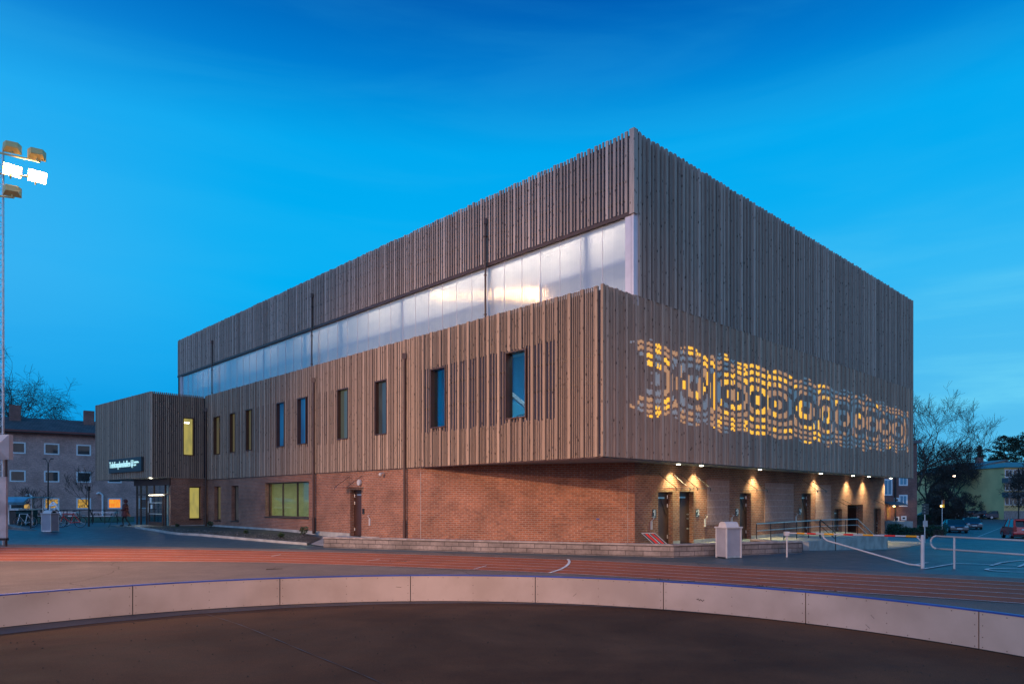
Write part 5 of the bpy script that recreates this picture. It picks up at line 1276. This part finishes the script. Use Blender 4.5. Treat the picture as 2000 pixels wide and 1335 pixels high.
# left side: darker ground-cover hedge behind the railing
def hedge(label, x0, x1, y0, y1, z0, h, seed, n=2600, name='hedge', group=None, size=.16):
    rng = random.Random(seed); o = thing(name, label, 'hedge', ((x0+x1)/2, (y0+y1)/2, z0), group); m_ = MB()
    m_.box(x0+.2, x1-.2, y0+.2, y1-.2, z0-.2, z0+h*.75); m_.build('stems', M['bark'], o); m_ = MB()
    for _ in range(n):
        x, y = rng.uniform(x0, x1), rng.uniform(y0, y1); e = min(1, min(x-x0, x1-x)/.5+.35); z = z0+h*e*(1 if rng.random() < .45 else rng.random())*rng.uniform(.85, 1.05)
        leaf_cloud(m_, (x, y, z), (.08, .08, .06), 1, size, rng)
    m_.build('foliage', M['hedge'], o, recalc=False); return o
hx = lambda u, d: pd(u, d)[0]
hedge('long clipped hedge in front of the red brick block', hx(1764, 58), hx(1806, 58), 57, 60, -1.55, 1.0, 71)
hedge('rounder hedge between the road sign and the bus stop', hx(1808, 66), hx(1838, 66), 65, 68, -1.6, .95, 72, 2000)
hedge('low hedge by the porch steps of the brick block', hx(1749, 68), hx(1772, 68), 68, 70, -1.5, .9, 73, 1200)
hedge('dark hedge under the broad bare tree', hx(1800, 100), hx(1846, 100), 99, 103, -1.5, 1.2, 74, 1800, size=.25)

# ---- cars
def car(label, u, d, rot, paint, van=False, group=None, Lc=4.3, Wc=1.75, Hc=1.42, zb=None, name=None):
    o = thing(name or ('delivery_van' if van else 'parked_car'), label, 'van' if van else 'car', (0, 0, 0), group)
    hw = Wc/2; L2 = Lc/2
    if not van:
        low = [(-L2, .30), (-L2+.05, .62), (-L2+.35, .74), (-.85, .90), (1.35, .92), (L2-.08, .86), (L2, .55), (L2-.05, .28)]
        cab = [(-.95, .88), (-.25, Hc-.04), (.15, Hc), (.95, Hc-.03), (1.75, .90)]
    else:
        low = [(-L2, .30), (-L2+.05, .75), (-L2+.7, .98), (-.75, 1.08), (L2-.05, 1.08), (L2, .55), (L2-.03, .30)]
        cab = [(-1.0, 1.05), (-.35, Hc-.08), (.2, Hc), (L2-.25, Hc-.02), (L2-.05, 1.06)]
    def loft(prof, rows, m, nm, par):
        mb = MB(); n = len(prof); vs = []
        for fx_, ins in rows:
            for yy, zz in prof: vs.append((fx_*hw, yy*ins, zz))
        mb.add(vs, [tuple(range(n)), tuple(range(len(rows)*n-1, (len(rows)-1)*n-1, -1))]+[(r*n+i, r*n+(i+1) % n, (r+1)*n+(i+1) % n, (r+1)*n+i) for r in range(len(rows)-1) for i in range(n)])
        return mb.build(nm, m, par)
    body = loft(low, [(-1, .96), (-.93, 1), (.93, 1), (1, .96)], paint, 'body', o)
    mb = MB(); n = len(cab); zt = Hc
    vs = [((-1 if s < 0 else 1)*hw*(.97-.20*(z-.88)/(zt-.88)), y_, z) for s in (-1, 1) for y_, z in cab]
    mb.add(vs, [tuple(range(n)), tuple(range(2*n-1, n-1, -1))]+[(i, (i+1) % n, n+(i+1) % n, n+i) for i in range(n)]); cbm = mb
    mb = MB(); e = .012
    top = [c for c in cab if c[1] > Hc-.1]; wq = hw*(.97-.20)+e
    mb.add([(-wq, y_, z+e) for y_, z in top]+[(wq, y_, z+e) for y_, z in top]+[(-wq, y_, z-.05) for y_, z in top]+[(wq, y_, z-.05) for y_, z in top],
           [(i, i+1, len(top)+i+1, len(top)+i) for i in range(len(top)-1)]+[(2*len(top)+i, 2*len(top)+i+1, i+1, i) for i in range(len(top)-1)]+[(3*len(top)+i, len(top)+i, len(top)+i+1, 3*len(top)+i+1) for i in range(len(top)-1)])
    mb.build('roof', paint, o, recalc=False)
    mb = MB()
    for s in (-1, 1):
        def pr(y_, z): return (s*(hw*(.97-.20*(z-.88)/(zt-.88))+.004), y_, z)
        mb.tube(pr(*cab[0]), pr(*cab[1]), .035, n=5); mb.tube(pr(*cab[-1]), pr(*cab[-2]), .045, n=5); mb.tube(pr(.45, .9), pr(.45, Hc-.02), .035, n=5)
    if van:
        mb.box(-hw*.78, hw*.78, L2-.16, L2-.0, Hc-.16, Hc-.02); mb.box(-.05, .05, L2-.12, L2-.0, 1.0, Hc-.1)
        for s in (-1, 1): mb.box(s*hw*.86-.07, s*hw*.86+.07, L2-.2, L2-.01, 1.0, Hc-.1)
    cbm.add(mb.v, mb.f, 1); cbm.build('cabin', [M['car_glass'], paint], o)
    for s in (-1, 1):
        for y_ in (-L2+.82, L2-.85):
            w = MB(); cx_ = s*(hw-.10); w.tube((cx_-.11, y_, .32), (cx_+.11, y_, .32), .32, n=20); wo_ = w.build('wheel', M['tyre'], o)
            w = MB(); w.tube((cx_+s*.108, y_, .32), (cx_+s*.118, y_, .32), .20, n=14); w.build('rim', M['rim'], wo_)
        h = MB(); h.box(s*(hw-.26)-.17, s*(hw-.26)+.17, -L2-.012, -L2+.2, .60, .74); h.build('headlight', M['head'], o)
        h = MB(); zz = (.72, .88) if not van else (.70, 1.15); h.box(s*(hw-.16)-.13, s*(hw-.16)+.13, L2-.12, L2+.012, *zz); h.build('tail_light', M['tail'], o)
        h = MB(); h.box(s*(hw+.09)-.08, s*(hw+.09)+.08, -.72, -.60, .93, 1.07); h.build('wing_mirror', M['car_black'], o)
    for y0_, y1_ in ((-L2-.02, -L2-.002), (L2+.002, L2+.02)):
        p_ = MB(); p_.box(-.26, .26, y0_, y1_, .42 if y0_ < 0 else (.62 if not van else .82), .53 if y0_ < 0 else (.73 if not van else .93)); p_.build('number_plate', M['plate'], o)
    p_ = MB(); p_.box(-hw*.9, hw*.9, -L2-.035, -L2+.1, .22, .40); p_.box(-.35, .35, -L2-.016, -L2+.05, .56, .68); p_.box(-hw*.92, hw*.92, L2-.1, L2+.03, .22, .46); p_.each('bumper', M['black'], o)
    x, y = pd(u, d); o.location = (x, y, G(x, y)+.0 if zb is None else zb); o.rotation_euler.z = rot; return o
hd = math.atan2(-.66, .75)
car('dark hatchback driving towards us on the street', 1864, 77, math.radians(-19), M['car_black'], Lc=4.1, Wc=1.8)
car('dark blue saloon behind the dark hatchback', 1896.5, 87, math.radians(-24), M['car_blue'], Wc=1.8)
car('red small van seen from behind at the right edge', 1988, 64, math.radians(180-22), M['car_red'], van=True, Hc=1.82, Wc=1.78, name='delivery_van')
car('silver car parked just ahead of the red van', 1996, 76, math.radians(180-24), M['car_silver'], Hc=1.5)
for i, (u, d, r_, p_, lb_) in enumerate(((1882, 128, 62, 'car_silver', 'leftmost pale car in the row before the yellow block'), (1905, 125, 66, 'car_black', 'black car second in the row before the yellow block'),
        (1926, 123, 66, 'car_black', 'dark car in the middle of the row, behind the small tree'), (1951, 120, 72, 'car_blue', 'dark blue estate car at the right end of the row'), (1817, 118, 80, 'car_silver', 'pale car half hidden behind the broad bare tree'))):
    car(lb_, u, d, math.radians(r_), M[p_], group='cars parked before the yellow block' if i < 4 else None)

# ---- street signs
def sign_post(name, label, u, v, d, zs):
    x, y = pd(u, d); z = G(x, y); o = thing(name, label, 'sign', (x, y, z)); m_ = MB(); m_.tube((x, y, z-.1), (x, y, zs), .04); m_.build('pole', M['steel'], o); return o, x, y
o, x, y = sign_post('road_sign', 'dark slatted direction sign on a pole in front of the hedge', 1806, 1055, 46, zat(984, 46))
m_ = MB()
for k in range(4): m_.box(x-.20, x+.24, y-.05, y-.02, zat(1004-k*5.5, 46), zat(1004-k*5.5-4.6, 46))
m_.build('sign_plate', M['dark_sign'], o); m_ = MB(); m_.box(x-.13, x+.17, y-.05, y-.02, zat(1028, 46), zat(1016, 46)); m_.build('sign_plate', M['white_metal'], o)
o, x, y = sign_post('bus_stop_sign', 'orange and yellow bus stop sign by the pavement edge', 1840, 1024, 68, zat(976, 68))
m_ = MB(); m_.box(x+.0, x+.22, y-.05, y-.0, zat(984, 68), zat(976, 68)); m_.build('sign_plate', mat('orange_sign', (.55, .13, .03), .5), o); m_ = MB(); m_.box(x-.02, x+.2, y-.05, y-.0, zat(990.5, 68), zat(984.3, 68)); m_.build('sign_plate', M['bus_yellow'], o)
m_ = MB(); m_.sphere((x-.12, y-.05, zat(987.7, 68)), .09); m_.build('lamp', M['door_glow'], o)
x, y = pd(1864, 120); o = thing('street_lamp', 'lit street lamp glowing in the broad tree branches', 'lamp', (x, y, -1.4)); m_ = MB(); m_.tube((x, y, -1.5), (x, y, zat(930, 120)), .07, .05); m_.build('pole', M['black'], o); m_ = MB(); m_.sphere((x, y, zat(929.5, 120)), .22, sc=(1, 1, .6)); m_.build('lamp_head', mat('street_lamp_glow', (1, .8, .5), emit=(1, .72, .5), es=14), o)

# ---- left corner: railings, lamp posts, bicycles, shelter, person
def lpost(label, u, d, v_top, arms):
    x, y = pd(u, d); z = G(x, y); zt = zat(v_top, y); o = thing('lamp_post', label, 'lamp', (x, y, z)); m_ = MB(); m_.tube((x, y, z-.1), (x, y, zt), .06, .045); m_.build('pole', M['black'], o); m_ = MB()
    if arms:
        for s in (-1, 1): m_.tube((x, y, zt), (x+s*.18, y, zt+.35), .018, n=6); m_.tube((x+s*.18, y, zt+.35), (x+s*.38, y, zt+.36), .04, n=6)
    else: m_.tube((x, y, zt), (x, y, zt+.3), .09, .11, n=12)
    m_.build('lamp_head', M['black'], o)
lpost('tall black lamp post with two small heads before the brick block', 94, 50, 905, True)
lpost('shorter black lamp post right of the red bicycle', 173.5, 46, 958, False)
x, y = pd(66, 44); o = thing('railing', 'black railing running behind the bicycles', 'railing', (x, y, .1)); ra, rb2 = pd(30, 49.5), pd(229, 51)
U, L = unit(ra, rb2); m_ = MB(); m_.path([(*ra, 1.12), (*rb2, 1.12)], .025); m_.path([(*ra, .62), (*rb2, .62)], .014); m_.path([(*ra, .2), (*rb2, .2)], .014); m_.build('rail', M['black'], o)
for i in range(9): q = (ra[0]+U[0]*L*i/8, ra[1]+U[1]*L*i/8); m_ = MB(); m_.tube((*q, 0), (*q, 1.12), .025); m_.build('post', M['black'], o)
a, b = pd(229, 51), pd(212, 44.5); m_ = MB(); m_.tube((*a, 1.12), (*b, .1), .022); m_.build('rail', M['black'], o)
ra, rb2 = pd(31, 42), pd(60, 41); o = thing('railing', 'short dark railing frame left of the pale litter bin', 'railing', (*ra, 0)); m_ = MB(); m_.path([(*ra, -.05), (*ra, 1.05), (*rb2, 1.05), (*rb2, -.05)], .03); m_.path([(*ra, .55), (*rb2, .55)], .018); m_.build('rail', M['black'], o)
# benches on the lawn
for i, (u, d, lb_) in enumerate(((45, 56, 'picnic bench nearest the dark shelter'), (130, 57, 'picnic bench behind the red bicycle'), (205, 57, 'picnic bench at the right end of the lawn'))):
    x, y = pd(u, d); z = G(x, y); o = thing('picnic_bench', lb_, 'bench', (x, y, z), 'picnic benches on the lawn'); m_ = MB(); m_.box(x-.95, x+.95, y-.35, y+.35, z+.70, z+.75); m_.build('table_top', M['steel'], o)
    for s in (-1, 1): m_ = MB(); m_.box(x-.95, x+.95, y+s*.7-.13, y+s*.7+.13, z+.42, z+.46); m_.build('seat', M['steel'], o)
    for s in (-1, 1): m_ = MB(); m_.tube((x+s*.7, y-.75, z), (x+s*.7, y-.2, z+.7), .03); m_.tube((x+s*.7, y+.75, z), (x+s*.7, y+.2, z+.7), .03); m_.tube((x+s*.7, y-.75, z+.40), (x+s*.7, y+.75, z+.40), .025); m_.build('leg', M['black'], o)

def bicycle(label, u, d, rot, colr, lean=0.0):
    o = thing('bicycle', label, 'bicycle', (0, 0, 0)); R_ = .33
    for x in (-.52, .52):
        w = MB(); w.torus((x, 0, R_), R_-.02, .018, 'y', 26, 6); wo_ = w.build('wheel', M['tyre'], o); w = MB()
        for k in range(12): a = PI*k/12; w.tube((x-math.cos(a)*.3, 0, R_-math.sin(a)*.3), (x+math.cos(a)*.3, 0, R_+math.sin(a)*.3), .0025, n=3)
        w.torus((x, 0, R_), R_-.045, .008, 'y', 24, 4); w.build('rim', M['steel'], wo_)
    f = MB(); bb = (.05-.05, 0, .28); hd_ = (-.36, 0, .80); hl = (-.39, 0, .66); st = (.17, 0, .78); rw_ = (.52, 0, R_); fw = (-.52, 0, R_)
    for a, b in ((hl, bb), (hd_, st), (bb, (.19, 0, .82)), (rw_, bb), (rw_, st), (hd_, hl), (hl, fw)): f.tube(a, b, .019, n=7)
    f.build('frame', colr, o)
    f = MB(); f.tube(hd_, (-.33, 0, .96), .015); f.path([(-.25, -.28, 1.0), (-.36, -.15, .98), (-.36, .15, .98), (-.25, .28, 1.0)], .013); f.build('handlebar', M['black'], o)
    f = MB(); f.tube((.18, 0, .8), (.21, 0, .93), .012); f.sphere((.23, 0, .95), .1, sc=(1.3, .7, .3)); f.build('saddle', M['black'], o)
    f = MB(); f.torus((0, 0, .28), .09, .008, 'y', 16, 4); f.tube((-.08, -.09, .16), (.08, .09, .40), .012, n=5); f.build('crank', M['steel'], o)
    f = MB(); f.box(.28, .75, -.06, .06, .70, .72); f.tube((.6, 0, .7), (.52, 0, R_), .008); f.build('carrier', M['black'], o)
    x, y = pd(u, d); o.location = (x, y, G(x, y)+.01); o.rotation_euler = (lean, 0, rot); o.scale = (1.08,)*3; return o
bicycle('bright red bicycle parked before the black railing', 138, 43.5, math.radians(8), M['red'], .06)
bicycle('pale bicycle seen from its front by the dark railing', 50, 43, math.radians(82), M['bluetrim'], -.05)
bicycle('dark bicycle half hidden behind the pale litter bin', 108, 45, math.radians(10), M['car_blue'], .05)
# curved outdoor exercise frame
x, y = pd(104, 46.5); z = G(x, y); o = thing('exercise_frame', 'pale curved tube frame standing behind the pale litter bin', 'play frame', (x, y, z)); m_ = MB()
q = lambda u, v: (pd(u, 46.5)[0], 46.5, zat(v, 46.5))
m_.path([q(96, 1010), q(98, 985), q(104, 980), q(109, 984), q(113, 992), q(120, 1006)], .05); m_.path([q(97, 987), q(112, 985)], .07); m_.path([q(103, 1000), q(104, 1026)], .05); m_.path([q(91, 1007), q(97, 1001), q(103, 1000), q(109, 990)], .04); m_.build('tube_frame', M['bluetrim'], o)
# dark shelter with curved blue-grey canopy
sd = 47; o = thing('bin_shelter', 'dark bin shelter with pale canopy behind the white panel', 'shelter', (*pd(15, sd), .1)); X0, X1 = pd(-60, sd)[0], pd(30, sd)[0]
m_ = MB(); m_.box(X0, X1, sd, sd+2.2, -.1, zat(996, sd)); m_.build('enclosure', M['black'], o); m_ = MB(); m_.box(X0, X1+.35, sd-.2, sd+2.3, zat(995.8, sd), zat(993.5, sd)); m_.build('shelf', M['bluetrim'], o)
m_ = MB(); pr = [(sd-.5, zat(985, sd)), (sd-.6, zat(980, sd)), (sd-.2, zat(972, sd)), (sd+.6, zat(969.5, sd)), (sd+2.6, zat(969.5, sd)), (sd+2.6, zat(971, sd)), (sd+.6, zat(971.2, sd)), (sd-.1, zat(973.5, sd)), (sd-.48, zat(980.5, sd)), (sd-.42, zat(985, sd))]; m_.extr(pr, X0, pd(58, sd)[0]); m_.build('canopy', mat('canopy_sheet', (.12, .28, .36), .35, .35, 1.5), o)
m_ = MB()
for u in (-20, 33, 55): m_.tube((pd(u, sd)[0], sd+1.5, -.1), (pd(u, sd)[0], sd+1.5, zat(971.5, sd)), .05)
m_.path([(pd(29, sd)[0], sd-.8, zat(985, sd)), (pd(33, sd)[0], sd-.8, zat(992, sd)), (pd(34.5, sd)[0], sd-.8, zat(1028, sd))], .05); m_.build('post', M['steel'], o)
m_ = MB(); m_.box(pd(37, sd)[0], pd(47, sd)[0], sd+.5, sd+.55, zat(992, sd), zat(984, sd)); m_.build('lit_notice', M['winyellow'], o)
# low rubble kerb wall
a, b = pd(8, 41.5), pd(57, 39.0); U, L = unit(a, b); m_ = MB(); m_.obox(a, U, (-U[1], U[0]), L, .5, -.3, .30); m_.v = [(x, y, z if z < 0 else .38-.26*((x-a[0])/(b[0]-a[0]))) for x, y, z in m_.v]; tag(m_.build('stone_wall', M['block']), 'low sloping block wall in front of the dark shelter', 'wall')

# ---- person in a dark red hooded coat walking past the entrance
def person(label, u, d, rot):
    o = thing('person', label, 'person', (0, 0, 0)); me = bpy.data.meshes.new('body')
    J = {'pel': (0, 0, .93, .105), 'sp': (0, .01, 1.12, .115), 'ch': (0, .0, 1.32, .135), 'nk': (0, -.01, 1.46, .055), 'hd0': (0, -.02, 1.54, .072), 'hd1': (0, -.03, 1.65, .085), 'hd2': (0, -.02, 1.71, .055),
         'hl': (-.09, 0, .86, .085), 'kl': (-.10, -.20, .49, .055), 'al': (-.10, -.16, .10, .038), 'tl': (-.10, -.32, .04, .032),
         'hr': (.09, 0, .86, .085), 'kr': (.10, .06, .48, .055), 'ar': (.10, .30, .14, .038), 'tr': (.10, .20, .04, .032),
         'sl': (-.18, 0, 1.38, .055), 'el': (-.25, .06, 1.12, .042), 'wl': (-.20, -.16, 1.00, .028), 'pl': (-.19, -.22, .99, .030),
         'sr': (.18, 0, 1.38, .055), 'er': (.24, .02, 1.12, .042), 'wr': (.16, -.20, 1.06, .028), 'pr': (.13, -.25, 1.07, .030)}
    E_ = [('pel', 'sp'), ('sp', 'ch'), ('ch', 'nk'), ('nk', 'hd0'), ('hd0', 'hd1'), ('hd1', 'hd2'), ('pel', 'hl'), ('hl', 'kl'), ('kl', 'al'), ('al', 'tl'), ('pel', 'hr'), ('hr', 'kr'), ('kr', 'ar'), ('ar', 'tr'), ('ch', 'sl'), ('sl', 'el'), ('el', 'wl'), ('wl', 'pl'), ('ch', 'sr'), ('sr', 'er'), ('er', 'wr'), ('wr', 'pr')]
    for s, h in ((-1, 'pl'), (1, 'pr')):
        bx, by, bz, _ = J[h]
        for k, (ox, ln) in enumerate(((-.028, .062), (-.009, .075), (.010, .070), (.028, .055))):
            n1, n2 = f'{h}f{k}', f'{h}g{k}'; J[n1] = (bx+ox, by-.045, bz-.006, .0095); J[n2] = (bx+ox*.9, by-.045-ln*.55, bz-.030, .0085); E_ += [(h, n1), (n1, n2)]
        n1 = h+'t'; J[n1] = (bx-s*.035, by-.02, bz+.025, .010); E_ += [(h, n1)]
    ks = list(J); me.from_pydata([J[k][:3] for k in ks], [(ks.index(a), ks.index(b)) for a, b in E_], [])
    ob = bpy.data.objects.new('body', me); C.objects.link(ob)
    sk = ob.modifiers.new('skin', 'SKIN'); sk.use_smooth_shade = True
    for i, k in enumerate(ks): me.skin_vertices[0].data[i].radius = (J[k][3],)*2; me.skin_vertices[0].data[i].use_root = (k == 'pel')
    sb_ = ob.modifiers.new('sub', 'SUBSURF'); sb_.levels = sb_.render_levels = 2
    bpy.context.view_layer.update(); dg = bpy.context.evaluated_depsgraph_get(); nm = bpy.data.meshes.new_from_object(ob.evaluated_get(dg)); bpy.data.objects.remove(ob)
    nm.materials.clear(); nm.materials.append(M['skin']); nm.materials.append(M['trouser'])
    for p in nm.polygons: p.material_index = 1 if p.center.z < .97 and abs(p.center.x) < .17 and not (p.center.y < -.13 and p.center.z > .9) else 0
    body = bpy.data.objects.new('body', nm); C.objects.link(body); body.parent = o
    n = 20; c = MB(); rows = [(.66, .27, .25, .02), (.72, .27, .25, .02), (.95, .215, .19, .01), (1.12, .20, .165, .01), (1.32, .235, .165, 0), (1.42, .20, .13, 0), (1.48, .10, .09, -.0)]; vs = []
    for z, rx, ry, cy in rows:
        for i in range(n): a = 2*PI*i/n; vs.append((rx*math.cos(a), cy+ry*math.sin(a)*(1+.04*math.sin(3*a)), z))
    c.add(vs, [(r*n+i, r*n+(i+1) % n, (r+1)*n+(i+1) % n, (r+1)*n+i) for r in range(len(rows)-1) for i in range(n)])
    for h in ('l', 'r'):
        a, b, w = (Vector(J[k+h][:3]) for k in 'sew'); c.tube(a, b, .085, .068, n=10); c.tube(b, w, .068, .052, n=10); c.sphere(b, .068); c.sphere(a, .085)
    c.build('coat', M['coat'], o, smooth=True)
    h = MB(); h.sphere((0, .015, 1.63), .125, n=14, m=9, sc=(.95, 1.05, 1.15)); hm = h.build('hood', M['coat'], o, smooth=True)
    h = MB(); h.sphere((0, -.028, 1.64), .100, n=14, m=9, sc=(.86, 1.0, 1.12)); 
    h.build('face', M['skin'], o, smooth=True)
    h = MB(); h.sphere((0, -.132, 1.625), .018, sc=(.8, 1, 1.4)); h.build('nose', M['skin'], o, smooth=True)
    h = MB(); 
    for s in (-1, 1): h.sphere((s*.033, -.121, 1.655), .011)
    h.box(-.024, .024, -.128, -.118, 1.578, 1.586); h.build('eyes_and_mouth', M['hair'], o)
    h = MB(); h.sphere((0, -.045, 1.70), .098, n=12, m=6, sc=(.88, .85, .62)); h.build('hair', M['hair'], o, smooth=True)
    for s, k in ((-1, 'tl'), (1, 'tr')): h = MB(); x_, y_, z_, _ = J[k]; h.sphere((x_, y_+.07, .06 if s < 0 else .10), .06, sc=(.8, 2.1, .85)); h.build('shoe', M['black'], o, smooth=True)
    x, y = pd(u, d); o.location = (x, y, G(x, y)+.01); o.rotation_euler.z = rot; return o
person('person in a dark red hooded coat and black trousers walking left of the entrance', 245, 45.5, math.radians(-78))

# seam and grit on the rink floor
pts = [gq(*q) for q in ((388, 1197), (420, 1206), (470, 1222), (530, 1246), (600, 1276), (680, 1308), (745, 1336), (830, 1372))]
m_ = MB(); vs = []
for i, (x, y) in enumerate(cat(pts, 6)): w = .006+.004*math.sin(i*1.7); vs += [(x-w, y-w*.4, ZR+.021), (x+w, y+w*.4, ZR+.021)]
m_.add(vs, [(2*i, 2*i+1, 2*i+3, 2*i+2) for i in range(len(vs)//2-1)]); struct('floor_seam', m_, M['damp'])
m_ = MB(); rng = random.Random(8)
for _ in range(420):
    a = rng.uniform(-1.2, 1.2); q = RR*math.sqrt(rng.random())*.985; x, y = RC[0]+q*math.sin(a), RC[1]+q*math.cos(a); s_ = rng.uniform(.004, .014)
    m_.add([(x-s_, y-s_, ZR+.014), (x+s_, y-s_*.6, ZR+.014), (x+s_*.4, y+s_, ZR+.014), (x, y, ZR+.014+s_*1.2)], [(0, 1, 3), (1, 2, 3), (2, 0, 3)])
tag(m_.build('grit', M['soil'], recalc=False), 'small stones and grit scattered over the dark rink floor', 'grit', kind='stuff')
